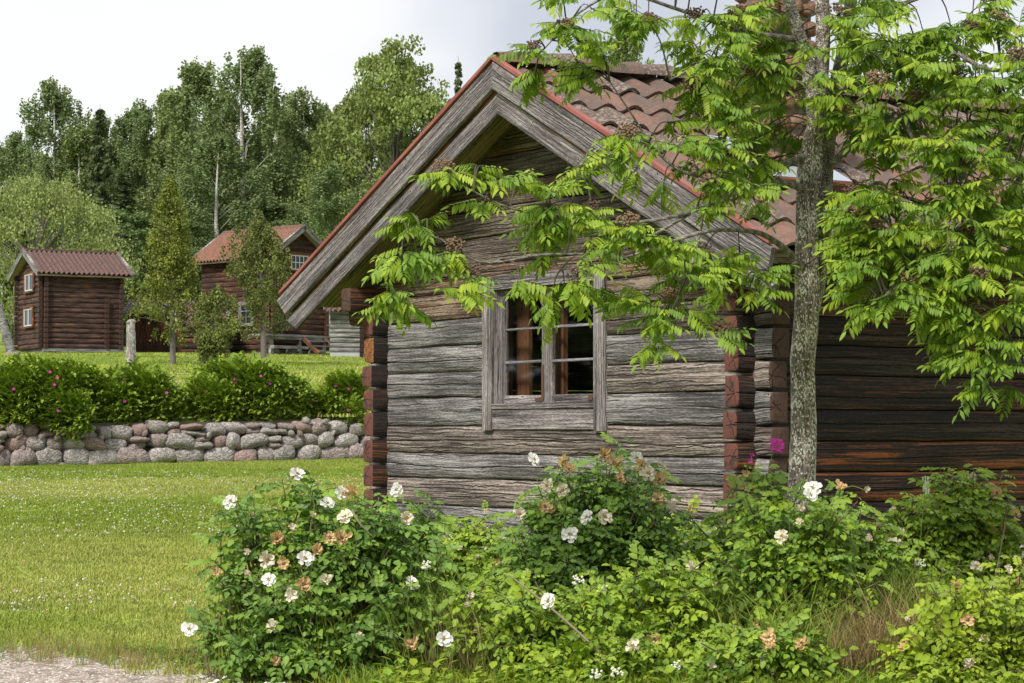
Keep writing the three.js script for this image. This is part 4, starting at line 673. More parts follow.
const CM = { birch: crownMat([0.225, 0.29, 0.11]), birchB: crownMat([0.265, 0.33, 0.11]), birchC: crownMat([0.205, 0.27, 0.11]), spruce: crownMat([0.11, 0.145, 0.063]), willow: crownMat([0.31, 0.375, 0.135]), broad: crownMat([0.24, 0.305, 0.09]), broadB: crownMat([0.17, 0.235, 0.09]), juniper: crownMat([0.225, 0.26, 0.055]), juniperB: crownMat([0.19, 0.22, 0.065]) };
{
  const bm = [birchModel(1, {}), birchModel(2, { spread: 2.6, low: 0.22 }), birchModel(3, { spread: 3.9, strands: 1500, low: 0.10 }), birchModel(4, { spread: 3.0, strands: 1100, low: 0.3 })];
  const br = [broadModel(11, {}), broadModel(12, { spread: 4.2, low: 0.06 }), broadModel(13, { spread: 5.6, clumps: 190, low: 0.12 })], wl = broadModel(17, { H: 6, spread: 4.8, clumps: 150, low: 0.22, per: 140, size: 0.085, round: 1.25 });
  const sp = [spruceModel(21, {}), spruceModel(22, { spread: 2.0, whorls: 40 })], thin = spruceModel(23, { spread: 1.1, whorls: 18, size: 0.18, H: 18, low: 0.5 });
  const Rt = rng(99);
  // px, crown top py, distance, width of the crown in pixels, model, crown material, trunk material, name, label
  const tree = (px, top, d, wpx, model, H0, spread0, mat, bark, name, label, category = 'tree', group, base) => {
    const p = at(px, 400, d), t = at(px, top, d); p.y = base === undefined ? ground(p.x, p.z) : base; const h = t.y - p.y, o = thing(name, label, category, p, Rt() * 6.28, group), w = wpx * 1.45 / F * d / 2;
    part('crown', model.crown, mat, o).scale.set(w / spread0, h / H0, w / spread0); part('trunk', model.trunk, bark, o).scale.set(clamp(w / spread0, 0.5, 3), h / H0, clamp(w / spread0, 0.5, 3)); return o;
  };
  const B = (px, top, d, w, k, mat, label) => tree(px, top, d, w, bm[k], 20, [3.2, 2.6, 3.9, 3.0][k], CM[mat], barkBirch, 'birch_tree', label, 'birch', 'birches behind the farm');
  const K = (px, top, d, w, k, mat, label) => tree(px, top, d, w, br[k], 16, [5, 4.2, 5.6][k], CM[mat], barkGrey, 'leafy_tree', label, 'tree', 'leafy trees behind the farm');
  B(50, 74, 160, 70, 0, 'birchC', 'tall drooping birch above the round willow at the left');
  B(100, 108, 168, 46, 1, 'birch', 'slim birch top just right of the dark spruce');
  B(15, 128, 172, 70, 2, 'birchC', 'birch at the left edge behind the willow');
  B(196, 52, 155, 72, 1, 'birch', 'tall white trunked birch left of the tallest birch');
  B(243, 40, 152, 78, 3, 'birchC', 'tallest birch with a bare white trunk above the farmhouse');
  B(168, 82, 165, 50, 1, 'birchB', 'narrow birch left of the pair of tall birches');
  B(140, 96, 166, 60, 0, 'birchC', 'birch standing behind the tall pointed juniper');
  B(78, 118, 158, 56, 1, 'birch', 'birch between the willow and the dark spruce');
  B(300, 84, 158, 74, 0, 'birch', 'birch above the gable of the farmhouse');
  B(272, 96, 170, 60, 2, 'birchB', 'birch partly hidden behind the tallest birch');
  B(345, 92, 150, 80, 2, 'birchB', 'full pale birch left of the broad round tree');
  B(218, 130, 146, 90, 2, 'birchC', 'low hanging birch behind the orange tiled roof');
  B(330, 160, 140, 90, 2, 'birchC', 'low birch just above the cabin roof edge');
  B(590, 26, 118, 66, 2, 'birchB', 'birch behind the cabin ridge, left of a pair');
  B(628, 8, 112, 84, 2, 'birchB', 'weeping birch rising above the cabin ridge');
  K(395, 40, 146, 122, 2, 'broad', 'broad round tree left of the cabin peak');
  K(425, 100, 150, 80, 1, 'broadB', 'dark leafy tree touching the cabin roof edge');
  K(368, 82, 156, 70, 0, 'broad', 'leafy tree left behind the broad round tree');
  K(120, 210, 138, 100, 1, 'broadB', 'low dark tree behind the storehouse roof');
  K(180, 215, 142, 90, 1, 'broadB', 'low dark tree behind the tall juniper');
  K(270, 200, 150, 110, 1, 'broadB', 'dark undergrowth tree behind the farmhouse ridge');
  K(5, 150, 180, 80, 0, 'broadB', 'dark tree at the left edge of the wood');
  K(60, 160, 176, 80, 0, 'broadB', 'dark tree deep in the wood behind the willow');
  K(235, 150, 178, 100, 0, 'broadB', 'dark tree deep in the wood between the tall birches');
  K(310, 140, 180, 100, 0, 'broadB', 'dark tree deep in the wood above the farmhouse');
  K(150, 160, 182, 90, 0, 'broadB', 'dark tree deep in the wood behind the juniper');
  B(126, 106, 172, 70, 2, 'birchC', 'birch between the spruce and the narrow birch, deep in the wood');
  B(182, 96, 176, 64, 2, 'birchC', 'birch deep in the wood just left of the white trunked one');
  B(222, 92, 174, 70, 2, 'birch', 'birch filling the gap between the two tallest birches');
  B(322, 100, 172, 76, 2, 'birchC', 'birch deep in the wood left of the full pale birch');
  B(70, 140, 176, 84, 2, 'birchC', 'birch deep in the wood above the willow crown');
  B(36, 150, 170, 80, 2, 'birch', 'low birch right above the willow crown');
  B(160, 130, 174, 84, 2, 'birch', 'birch deep in the wood above the juniper tip');
  K(285, 150, 172, 110, 2, 'broadB', 'dark broad tree right of the tallest birch');
  K(-40, 120, 160, 110, 2, 'broadB', 'broad tree just beyond the left edge of the picture');
  B(-95, 90, 155, 90, 0, 'birch', 'birch further beyond the left edge of the picture');
  K(700, 110, 150, 120, 2, 'broadB', 'broad tree hidden behind the middle of the cabin roof');
  K(820, 105, 150, 120, 0, 'broadB', 'tree hidden behind the cabin roof right of the rowan trunk');
  K(930, 105, 150, 120, 2, 'broad', 'tree hidden behind the right part of the cabin roof');
  B(1080, 80, 150, 110, 2, 'birch', 'birch beyond the right edge of the picture');
  tree(98, 104, 150, 56, sp[0], 18, 2.6, CM.spruce, barkDark, 'spruce_tree', 'dark spruce rising right of the round willow', 'spruce', 'spruces in the wood');
  tree(122, 170, 146, 60, sp[1], 18, 2.0, CM.spruce, barkDark, 'spruce_tree', 'shorter dark spruce behind the storehouse ridge', 'spruce', 'spruces in the wood');
  tree(458, 56, 190, 22, thin, 18, 1.1, CM.spruce, barkDark, 'spruce_tree', 'thin sparse spruce top beside the cabin peak', 'spruce', 'spruces in the wood');
  tree(35, 178, 124, 138, wl, 6, 4.8, CM.willow, barkGrey, 'willow_tree', 'pale green round crowned willow behind the storehouse', 'willow');
  // the wood goes on to the left, where the cabin window mirrors it
  for (let i = 0; i < 22; i++) { const t = (i - 10.5) * 2.3, r = i % 2 ? 4.5 : 0, a = thing('spruce_tree', `${['first', 'second', 'third', 'fourth', 'fifth', 'sixth', 'seventh', 'eighth', 'ninth', 'tenth', 'last'][Math.floor(i / 2)]} dark spruce of the ${i % 2 ? 'back' : 'front'} row at the wood edge left of the lawn`, 'spruce', V(-76 - r * 0.9 + t * 0.42, 0, -54 - r * 0.42 - t * 0.9), Rt() * 6, 'spruces of the wood edge left of the lawn'); a.position.y = ground(a.position.x, a.position.z) - 1; part('crown', sp[i % 2].crown, CM.spruce, a).scale.set(1.5, 0.85 + Rt() * 0.3, 1.5); part('trunk', sp[i % 2].trunk, barkDark, a).scale.set(1.5, 0.95, 1.5); }
  // junipers on the upper lawn
  const J = (px, py, top, d, o, mat, label, tm) => { const p = gAt(px, py, d), h = at(px, top, d).y - p.y, t = thing('juniper_tree', label, 'juniper', p, 0, 'junipers on the upper lawn'), m = juniperModel(o.seed, { ...o, H: h }); part('crown', m.crown, CM[mat], t); part('trunk', m.trunk, tm, t); return t; };
  J(173, 366, 178, 86, { seed: 31, spread: 1.75, lean: -0.02, low: 0.12, n: 430, bare: 0.25 }, 'juniper', 'tall pointed yellow green juniper with bare grey trunk', barkGrey);
  J(207, 365, 292, 84, { seed: 32, spread: 1.0, round: 1, lean: 0.16, low: 0.05, n: 170 }, 'juniperB', 'low spreading juniper between the tall one and the farmhouse', barkGrey);
  J(264, 362, 214, 88, { seed: 33, spread: 1.35, round: 1, lean: -0.04, low: 0.18, n: 330, bare: 0.4 }, 'juniperB', 'ragged juniper in front of the log farmhouse', barkGrey);
}

// ---------------------------------------------------------------- rose bushes
const roseLeaf = [1, 2, 3, 4, 5].map((s) => pinnate(s * 31, { L: 0.085 + 0.01 * (s % 3), pairs: 3, ll: 0.036, lw: 0.0245, bend: 0.3 + 0.2 * s, hang: 0.05 * s, col: [1, 1, 1], spread: 1.0 }));
const roseMats = { bright: [leafMat([0.34, 0.46, 0.03]), leafMat([0.41, 0.51, 0.035]), leafMat([0.27, 0.38, 0.03])], fresh: [leafMat([0.295, 0.43, 0.032]), leafMat([0.365, 0.49, 0.036]), leafMat([0.23, 0.36, 0.034])], deep: [leafMat([0.20, 0.34, 0.054]), leafMat([0.25, 0.395, 0.048]), leafMat([0.155, 0.28, 0.052])], mid: [leafMat([0.25, 0.385, 0.036]), leafMat([0.31, 0.44, 0.036]), leafMat([0.19, 0.32, 0.042])] };
const stemM = std({ color: lin(0.16, 0.12, 0.07) }), stemGreen = std({ color: lin(0.13, 0.18, 0.045) }), stemDry = std({ color: lin(0.22, 0.17, 0.115) });
// flowers: open blooms of overlapping petals
function bloom(seed, { petals, r, cup, crumple, a, b, rings = 2 }) {
  const R = rng(seed), pos = [], col = [], idx = [];
  for (let g = 0; g < rings; g++) for (let i = 0; i < petals; i++) {
    const t = (i + g * 0.5 + (R() - 0.5) * 0.3) / petals * 6.28, rr = r * (1 - g * 0.28) * (0.85 + R() * 0.3), n = pos.length / 3, lift = cup * (0.6 + g * 0.7) + (R() - 0.5) * crumple, nu = 4, nv = 3;
    for (let v = 0; v <= nv; v++) for (let u = 0; u <= nu; u++) {
      const q = v / nv, s = (u / nu - 0.5) * 2, wd = Math.sin(Math.min(q * 1.9, 1.75)) * 0.62, rad = rr * q * (1 - 0.18 * s * s * q + (Math.abs(s) < 0.3 && v === nv ? -0.07 : 0)), an = t + s * wd * 0.78, y = lift * rr * q * q + 0.10 * rr * s * s * q + crumple * rr * (R() - 0.5) * q * 0.9 + g * 0.006;
      pos.push(Math.cos(an) * rad, y, Math.sin(an) * rad); const k = 0.9 + R() * 0.14, c = mix3(a, b, clamp(crumple * (R() + q * 0.6 - 0.3) * 1.1 + (q < 0.25 ? 0.3 : 0), 0, 1)); col.push(c[0] * k, c[1] * k, c[2] * k);
      if (u < nu && v < nv) { const o = n + v * (nu + 1) + u; idx.push(o, o + nu + 1, o + 1, o + 1, o + nu + 1, o + nu + 2); }
    }
  }
  return geoOf(pos, idx, null, col);
}
const petalMat = new THREE.MeshPhysicalMaterial({ vertexColors: true, roughness: 0.6, transmission: 0.25, thickness: 0, side: THREE.DoubleSide });
const heartGeo = (() => { const R = rng(5), gs = []; for (let i = 0; i < 26; i++) { const a = R() * 6.28, r = Math.sqrt(R()) * 0.010, g = new THREE.IcosahedronGeometry(0.0022, 0); g.translate(Math.cos(a) * r, 0.009 + R() * 0.004, Math.sin(a) * r); gs.push(g); } return mergeGeometries(gs); })();
const heartMat = std({ color: lin(0.30, 0.19, 0.05) }), heartBrown = std({ color: lin(0.10, 0.06, 0.03) });
const W0 = [0.80, 0.79, 0.76], C0 = [0.74, 0.62, 0.44], T0 = [0.56, 0.36, 0.16], B0 = [0.60, 0.37, 0.15], P0 = [0.72, 0.07, 0.50], P1 = [0.50, 0.03, 0.36];
const blooms = { w: [1, 2, 3].map((s) => bloom(s, { petals: 6, r: 0.044, cup: 0.3, crumple: 0.12, a: W0, b: [0.74, 0.70, 0.62], rings: 2 })), c: [4, 5, 6].map((s) => bloom(s, { petals: 6, r: 0.040, cup: 0.45, crumple: 0.5, a: [0.84, 0.78, 0.66], b: C0, rings: 2 })), t: [7, 8, 9].map((s) => bloom(s, { petals: 6, r: 0.035, cup: 0.6, crumple: 0.9, a: [0.80, 0.63, 0.38], b: B0, rings: 2 })), p: [10].map((s) => bloom(s, { petals: 6, r: 0.045, cup: 0.55, crumple: 0.15, a: P0, b: P1, rings: 2 })), q: [11, 12].map((s) => bloom(s, { petals: 4, r: 0.016, cup: 1.6, crumple: 0.2, a: P0, b: P1, rings: 1 })), s: [13, 14].map((s) => bloom(s, { petals: 5, r: 0.02, cup: 0.8, crumple: 0.5, a: [0.78, 0.72, 0.60], b: T0, rings: 2 })) };
const bloomLabel = { w: 'open white rose', c: 'cream rose going over', t: 'withered tan rose', p: 'magenta rose', q: 'magenta bud', s: 'small tan bud' };

// lumps: [px, py, half width px, half height px, distance, half depth m, shoots]; flowers [px, py, kind]
function roseBush(label, foot, lumps, mats, flowers, seed, { leafScale = 1.12, density = 0.66, extra = 11, most = 300, loose = 0, name = 'rose_bush', group = 'rose bushes in front of the cabin', cat = 'rose bush' } = {}) {
  const R = rng(seed), base = foot.clone(), o = thing(name, label, cat, base, 0, group), poses = [], rel = (p) => p.clone().sub(base), tips = [];
  const gy = (x, z) => ground(x + base.x, z + base.z) - base.y;
  for (const [px, py, wx, wy, d, dz, n] of lumps) for (let i = 0; i < n; i++) {
    const v = V(R() - 0.5, R() - 0.5, R() - 0.5).normalize().multiplyScalar(Math.pow(R(), 0.36)); if (v.y < -0.25) v.y *= 0.6; if (v.z < -0.3) v.z *= -0.7;
    if (R() < 0.2) v.multiplyScalar(1.1 + R() * 0.3); const dd = d - v.z * dz, tip = rel(at(px + v.x * wx, py - v.y * wy, dd)); tip.y = Math.max(tip.y, gy(tip.x, tip.z) + 0.08); tips.push(tip);
    const c = rel(at(px, py + wy, d)), root = V(lerp(0, c.x, 0.75) + (R() - 0.5) * 0.25, 0, lerp(0, c.z, 0.75) + (R() - 0.5) * 0.25); root.y = gy(root.x, root.z) - 0.03;
    const mid = root.clone().lerp(tip, 0.5); mid.y += tip.distanceTo(root) * 0.14; mid.x += (R() - 0.5) * 0.12; mid.z += (R() - 0.5) * 0.12;
    const curve = new THREE.CatmullRomCurve3([root, mid, tip]), len = curve.getLength();
    part('stem', limb([[root.x, root.y, root.z, 0.009], [mid.x, mid.y, mid.z, 0.006], [tip.x, tip.y, tip.z, 0.0026]], 4, 4), R() < 0.6 ? stemM : stemGreen, o);
    const k = Math.max(5, Math.round(Math.min(len, 0.8) / 0.036 * density));
    for (let j = 0; j < k; j++) {
      const t = 1 - Math.pow(j / k, 1.15) * Math.min(0.75, 0.62 / len) * (1 + loose), p = curve.getPoint(clamp(t, 0.1, 1)), tg = curve.getTangent(clamp(t, 0.1, 1)), a = j * 2.4 + i, sd = V().crossVectors(tg, V(0, 1, 0.1)).normalize(), up = V().crossVectors(sd, tg);
      const dir = tg.clone().multiplyScalar(0.5 + R() * 0.3).addScaledVector(sd, Math.cos(a)).addScaledVector(up, Math.sin(a)); dir.y = dir.y * 0.6 + 0.15; dir.normalize();
      poses.push([p.clone().addScaledVector(dir, 0.01), dirQ(dir, V((R() - 0.5) * 0.6, 1, 0.35 + (R() - 0.5) * 0.6).normalize(), (R() - 0.5) * 0.4), leafScale * (0.6 + R() * 0.75) * (j < 2 ? 0.7 : 1), Math.floor(R() * 15)]);
    }
  }
  dressLeaves(o, poses, roseLeaf, mats, 'leaf', 'inner_foliage', most);
  for (let i = 0; i < extra; i++) { const t = tips[Math.floor(R() * tips.length)], k = 'scts'[i % 4], g = blooms[k], f = part(k === 's' ? 'rose_bud' : 'rose_flower', g[Math.floor(R() * g.length)], petalMat, o, t.clone().add(V(0, 0.012, 0.01))); f.userData.label = bloomLabel[k]; f.quaternion.setFromUnitVectors(V(0, 1, 0), V((R() - 0.5) * 2, 0.2 + R(), 0.3 + R()).normalize()); f.scale.setScalar(0.6 + R() * 0.35); }
  for (const [px, py, kind, dd = 0] of flowers) {
    let D = 0, best = 1e9; for (const l of lumps) { const e = Math.hypot((px - l[0]) / l[2], (py - l[1]) / l[3]); if (e < best) { best = e; D = l[4] - l[5] * Math.sqrt(Math.max(0.1, 1 - Math.min(e, 1) ** 2)) * 1.1 - 0.17; } }
    const p = rel(at(px, py, D + dd)), g = blooms[kind], f = part(kind === 'q' || kind === 's' ? 'rose_bud' : 'rose_flower', g[Math.floor(R() * g.length)], petalMat, o, p); f.userData.label = bloomLabel[kind];
    f.quaternion.setFromUnitVectors(V(0, 1, 0), V((R() - 0.5) * 1.1, 0.25 + R() * 0.6, 0.8 + R() * 0.3).normalize()); f.rotateY(R() * 6); f.scale.set(0.8 + R() * 0.32, 0.6 + R() * 0.8, 0.8 + R() * 0.32);
    if (kind !== 'q' && kind !== 's') part('flower_heart', heartGeo, kind === 't' ? heartBrown : heartMat, f);
    let tp = null, td = 9; for (const t of tips) { const e = t.distanceTo(p); if (e < td) { td = e; tp = t; } }
    if (td > 0.03) { const m = tp.clone().lerp(p, 0.5); m.y += 0.02; m.z -= 0.03; part('flower_stalk', limb([[tp.x, tp.y, tp.z, 0.002], [m.x, m.y, m.z, 0.0019], [p.x, p.y - 0.004, p.z - 0.008, 0.0018]], 4, 2), stemGreen, o); }
  }
  return o;
}
roseBush('rose bush with white and tan blooms on the left beside the lawn', gAt(330, 640, 11.9), [[345, 540, 70, 52, 11.7, 0.4, 40], [400, 525, 36, 40, 12.1, 0.3, 14], [244, 508, 26, 26, 11.6, 0.15, 9], [300, 488, 24, 18, 11.75, 0.12, 7], [236, 575, 36, 26, 11.55, 0.2, 11], [205, 626, 20, 20, 11.5, 0.1, 6], [290, 600, 46, 36, 11.4, 0.25, 16], [320, 650, 60, 36, 11.3, 0.3, 14], [385, 620, 46, 48, 11.35, 0.3, 18], [430, 590, 26, 56, 11.7, 0.25, 9], [250, 655, 40, 26, 11.3, 0.2, 7]], [...roseMats.deep, ...roseMats.mid],
  [[231, 502, 'w'], [297, 475, 'w'], [327, 504, 'w'], [345, 517, 'c'], [305, 559, 'w'], [327, 580, 'c'], [284, 564, 't'], [277, 540, 't'], [316, 552, 't'], [341, 539, 't'], [248, 574, 's'], [304, 585, 't'], [267, 561, 'c'], [269, 580, 'w'], [190, 629, 'w'], [406, 519, 'c'], [397, 490, 'w'], [412, 584, 'w'], [411, 645, 't'], [342, 494, 'w'], [352, 494, 't'], [330, 538, 't'], [292, 527, 's']], 1001);
roseBush('tall rose bush with many tan and white blooms below the cabin window', gAt(595, 600, 12.8), [[595, 498, 84, 50, 12.6, 0.42, 58], [560, 545, 62, 40, 12.3, 0.35, 26], [640, 540, 60, 44, 12.4, 0.35, 26], [600, 580, 80, 50, 12.2, 0.35, 22]], [...roseMats.deep, roseMats.mid[0]],
  [[534, 460, 'w'], [565, 463, 't'], [548, 486, 'c'], [563, 491, 'c'], [604, 457, 't'], [614, 464, 't'], [636, 459, 'w'], [649, 474, 'c'], [659, 481, 't'], [620, 480, 't'], [657, 500, 't'], [587, 518, 'w'], [604, 517, 'c'], [570, 535, 'w'], [519, 515, 'c'], [545, 507, 't'], [642, 466, 't'], [570, 470, 't'], [663, 466, 's']], 1002);
roseBush('low bright green rose bush in front of the tall one with few white blooms', gAt(590, 670, 11.6), [[470, 625, 50, 44, 11.3, 0.3, 26], [560, 625, 84, 52, 11.2, 0.4, 46], [650, 600, 70, 50, 11.4, 0.4, 44], [600, 660, 100, 40, 10.9, 0.3, 40], [500, 600, 40, 44, 11.6, 0.3, 20], [690, 650, 50, 44, 11.2, 0.3, 24]], roseMats.fresh, [[549, 602, 'w'], [632, 647, 'c'], [655, 640, 't'], [470, 595, 's'], [468, 605, 's'], [443, 639, 'w'], [502, 615, 's']], 1003);
roseBush('leafy rose bush with one magenta bloom at the foot of the rowan', gAt(790, 620, 12.5), [[765, 530, 58, 58, 12.2, 0.4, 38], [850, 540, 60, 56, 12.0, 0.4, 40], [800, 540, 70, 58, 11.55, 0.3, 44], [800, 590, 90, 46, 11.5, 0.3, 30], [720, 560, 50, 60, 12.4, 0.35, 30], [765, 478, 30, 26, 12.5, 0.2, 9]], roseMats.mid, [[777, 448, 'p', 0.1], [752, 456, 'q'], [749, 461, 'q'], [813, 489, 'w'], [810, 495, 'w'], [800, 509, 's'], [800, 522, 's'], [782, 537, 'c'], [870, 538, 's'], [866, 490, 's']], 1004);
roseBush('open straggly rose bush with bare stems against the dark log wall', gAt(930, 610, 12.9), [[930, 530, 56, 46, 12.7, 0.35, 30], [975, 510, 40, 36, 12.8, 0.3, 18], [955, 480, 26, 18, 12.8, 0.2, 6], [1010, 540, 30, 40, 12.6, 0.3, 12], [920, 580, 60, 40, 12.4, 0.3, 20]], roseMats.fresh, [[997, 494, 't'], [1015, 515, 't'], [976, 567, 'c'], [992, 558, 's'], [881, 676, 's']], 1005, { density: 0.8 });
roseBush('dense yellow green rose bush in the lower right corner', gAt(980, 690, 11.3), [[985, 630, 70, 56, 11.0, 0.4, 50], [920, 655, 48, 40, 10.9, 0.3, 26], [1010, 590, 40, 36, 11.4, 0.3, 20], [960, 680, 80, 30, 10.7, 0.25, 24]], roseMats.bright, [[968, 620, 't'], [990, 585, 's']], 1006);
roseBush('small low rose bush with two withered blooms near the bottom edge', gAt(770, 690, 11.3), [[770, 645, 60, 36, 10.9, 0.3, 30], [725, 665, 46, 34, 10.8, 0.25, 22], [800, 670, 40, 26, 10.8, 0.2, 12]], roseMats.mid, [[768, 638, 't'], [802, 644, 't']], 1007);
roseBush('pale green thicket of young rose shoots under the left part of the cabin wall', gAt(460, 590, 14.5), [[460, 545, 52, 30, 14.2, 0.35, 40], [430, 560, 30, 30, 13.4, 0.3, 16], [505, 560, 40, 32, 13.8, 0.3, 22]], roseMats.fresh, [[460, 548, 's']], 1008, { leafScale: 1 });
roseBush('thicket of rose shoots between the tall bush and the rowan', gAt(690, 590, 14), [[690, 545, 48, 36, 13.6, 0.35, 36], [665, 575, 40, 36, 13.0, 0.3, 20], [720, 585, 40, 40, 12.8, 0.3, 22]], roseMats.fresh, [[684, 545, 's']], 1009, { leafScale: 1 });

// the hedge of roses on top of the stone wall, far enough that leaves no longer part
{
  const R0 = rng(61), pinkM = std({ color: lin(0.50, 0.10, 0.32), roughness: 0.7 }), hedgeM = leafMat([1, 1, 1], 0.3);
  const tint = [[0.26, 0.37, 0.032], [0.32, 0.43, 0.036], [0.20, 0.30, 0.032]];
  const simple = (s) => { const pos = [], idx = [], col = [], q = rng(s); for (let i = 0; i < 6; i++) { const a = (i / 6 - 0.5) * 3.2, e = (q() - 0.5) * 0.8, L = 0.050 + q() * 0.02, w = 0.019, dx = Math.cos(a) * Math.cos(e), dy = Math.sin(e), dz = Math.sin(a) * Math.cos(e), ox = 0.02 * i, n = pos.length / 3, k = 0.85 + q() * 0.3; pos.push(ox, 0, 0, ox + dx * L * 0.5 - dz * w, dy * L * 0.5 + 0.004, dz * L * 0.5 + dx * w, ox + dx * L, dy * L - 0.006, dz * L, ox + dx * L * 0.5 + dz * w, dy * L * 0.5 + 0.004, dz * L * 0.5 - dx * w); for (let c = 0; c < 12; c++) col.push(k); idx.push(n, n + 1, n + 2, n, n + 2, n + 3); } return geoOf(pos, idx, null, col); };
  const sg = [simple(1), simple(2), simple(3)];
  function hedge(label, list, seed) {
    const R = rng(seed), [px0, py0] = list[0], f = at(px0, 418, 38.9), base = V(f.x, ground(f.x, -wallD(f.x) - 0.6), -wallD(f.x) - 0.6), o = thing('hedge_rose', label, 'hedge', base, 0, 'hedge roses on the stone wall');
    const all = []; const mx = new THREE.Matrix4();
    for (const [px, py, wx, wy, n, over = 0] of list) {
      const dd = wallD(at(px, py, 38.5).x) + 0.75 - over;
      for (let i = 0; i < n; i++) {
        const v = V(R() - 0.5, R() - 0.5, R() - 0.5).normalize(), rr = Math.pow(R(), 0.4) * (0.82 + 0.36 * n2(v.x * 2.4 + 3, v.y * 2.4 + v.z, seed)); v.multiplyScalar(rr);
        const p = at(px + v.x * wx, py - v.y * wy, dd - v.z * wx / F * 38 * 0.55).sub(base), g = sg[i % 3].clone(), dir = V(v.x + (R() - 0.5), v.y * 0.6 + 0.3 + (R() - 0.5) * 0.6, v.z + 0.3 + (R() - 0.5)).normalize();
        mx.compose(p, dirQ(dir, V((R() - 0.5) * 0.5, 1, 0.4).normalize(), (R() - 0.5)), V(1, 1, 1).multiplyScalar(0.85 + R() * 0.5)); g.applyMatrix4(mx); const t = tint[Math.floor(R() * 3)], c = g.attributes.color; for (let k = 0; k < c.count; k++) c.setXYZ(k, c.getX(k) * t[0], c.getY(k) * t[1], c.getZ(k) * t[2]); all.push(g);
      }
      for (let i = 0; i < n / 900; i++) { const a = R() * 6.28, p = at(px + Math.cos(a) * wx * 0.75 * Math.sqrt(R()), py - Math.abs(Math.sin(a)) * wy * 0.75 * R(), dd - wx / F * 38 * 0.55).sub(base); const b = part('rose_flower', blooms.p[0], petalMat, o, p); b.quaternion.setFromUnitVectors(V(0, 1, 0), V((R() - 0.5) * 0.8, 0.5, 0.8).normalize()); b.scale.setScalar(0.6); }
      for (let i = 0; i < 6; i++) { const q = at(px + (R() - 0.5) * wx * 1.2, py - R() * wy * 0.5, dd).sub(base); part('stem', limb([[q.x * 0.6, -0.1, 0, 0.014], [q.x * 0.9, q.y * 0.5, q.z * 0.5, 0.011], [q.x, q.y, q.z, 0.006]], 4, 2), stemM, o); }
    }
    const m = part('foliage', mergeGeometries(all), hedgeM, o); m.userData.kind = 'stuff';
  }
  hedge('large bright green hedge rose at the left end of the stone wall', [[40, 392, 52, 33, 2500, 0], [5, 398, 40, 34, 1500, 0.1], [62, 412, 34, 24, 900, 0.45], [80, 390, 30, 24, 900, 0]], 71);
  hedge('rounded hedge rose between the storehouse and the stone post', [[136, 396, 44, 27, 2100, 0], [110, 402, 24, 22, 800, 0.2], [168, 404, 20, 16, 500, 0.1]], 72);
  hedge('largest rounded hedge rose with pink blooms below the farmhouse', [[243, 389, 52, 30, 2900, 0], [210, 400, 30, 20, 900, 0.2], [282, 398, 32, 22, 1000, 0.1]], 73);
  hedge('low hedge rose beside the cabin corner', [[346, 394, 26, 22, 1000, 0], [318, 405, 22, 13, 500, 0.1], [352, 414, 14, 14, 200, 0.5]], 74);
}

// ---------------------------------------------------------------- grass, clover, weeds, gravel
function bladePatch(seed, n, size, h, w, lean) {
  const R = rng(seed), pos = [], idx = [], col = [];
  for (let i = 0; i < n; i++) {
    const x = (R() - 0.5) * size, z = (R() - 0.5) * size, a = R() * 6.28, hh = h * (0.5 + R() * 0.8), ux = Math.cos(a) * w / 2, uz = Math.sin(a) * w / 2, l = lean * (R() + 0.2), la = R() * 6.28, lx = Math.cos(la) * l * hh, lz = Math.sin(la) * l * hh, o = pos.length / 3, dry = R(), k = 0.75 + R() * 0.5, c = dry < 0.13 ? [1.35 * k, 1.12 * k, 1.8 * k] : [k, k, k];
    pos.push(x - ux, -0.01, z - uz, x + ux, -0.01, z + uz, x + ux * 0.7 + lx * 0.4, hh * 0.6, z + uz * 0.7 + lz * 0.4, x - ux * 0.7 + lx * 0.4, hh * 0.6, z - uz * 0.7 + lz * 0.4, x + lx, hh * (1 - l * 0.3), z + lz); idx.push(o, o + 1, o + 2, o, o + 2, o + 3, o + 3, o + 2, o + 4); for (let q = 0; q < 5; q++) col.push(...c);
  }
  return geoOf(pos, idx, null, col);
}
const grassMat = new THREE.MeshPhysicalMaterial({ vertexColors: true, roughness: 0.7, specularIntensity: 0.3, transmission: 0.3, thickness: 0, side: THREE.DoubleSide });
function scatter(name, label, geo, mat, list) {                    // list: [x, z, scale, rgb, dy]
  const m = lit(new THREE.InstancedMesh(geo, mat, list.length)), q = new THREE.Matrix4(), R = rng(list.length), c = new THREE.Color();
  list.forEach(([x, z, s, rgb, dy = 0, sy = 1], i) => { q.compose(V(x, ground(x, z) + dy, z), new THREE.Quaternion().setFromAxisAngle(V(0, 1, 0), R() * 6.28), V(s, s * sy, s)); m.setMatrixAt(i, q); m.setColorAt(i, c.setRGB(...rgb)); });
  m.name = name; m.userData = { kind: 'stuff', label }; scene.add(m); return m;
}
const gravelEdge = (px) => 648 + 0.00055 * px * px + 5 * n1(px * 0.06, 4) + 2.5 * n1(px * 0.21, 7);
const overGravel = (x, z) => { const d = -z, px = 512 + x / d * F, py = 430 - (ground(x, z) - EYE) / d * F * 1.0; return py > gravelEdge(px) && px < 215; };
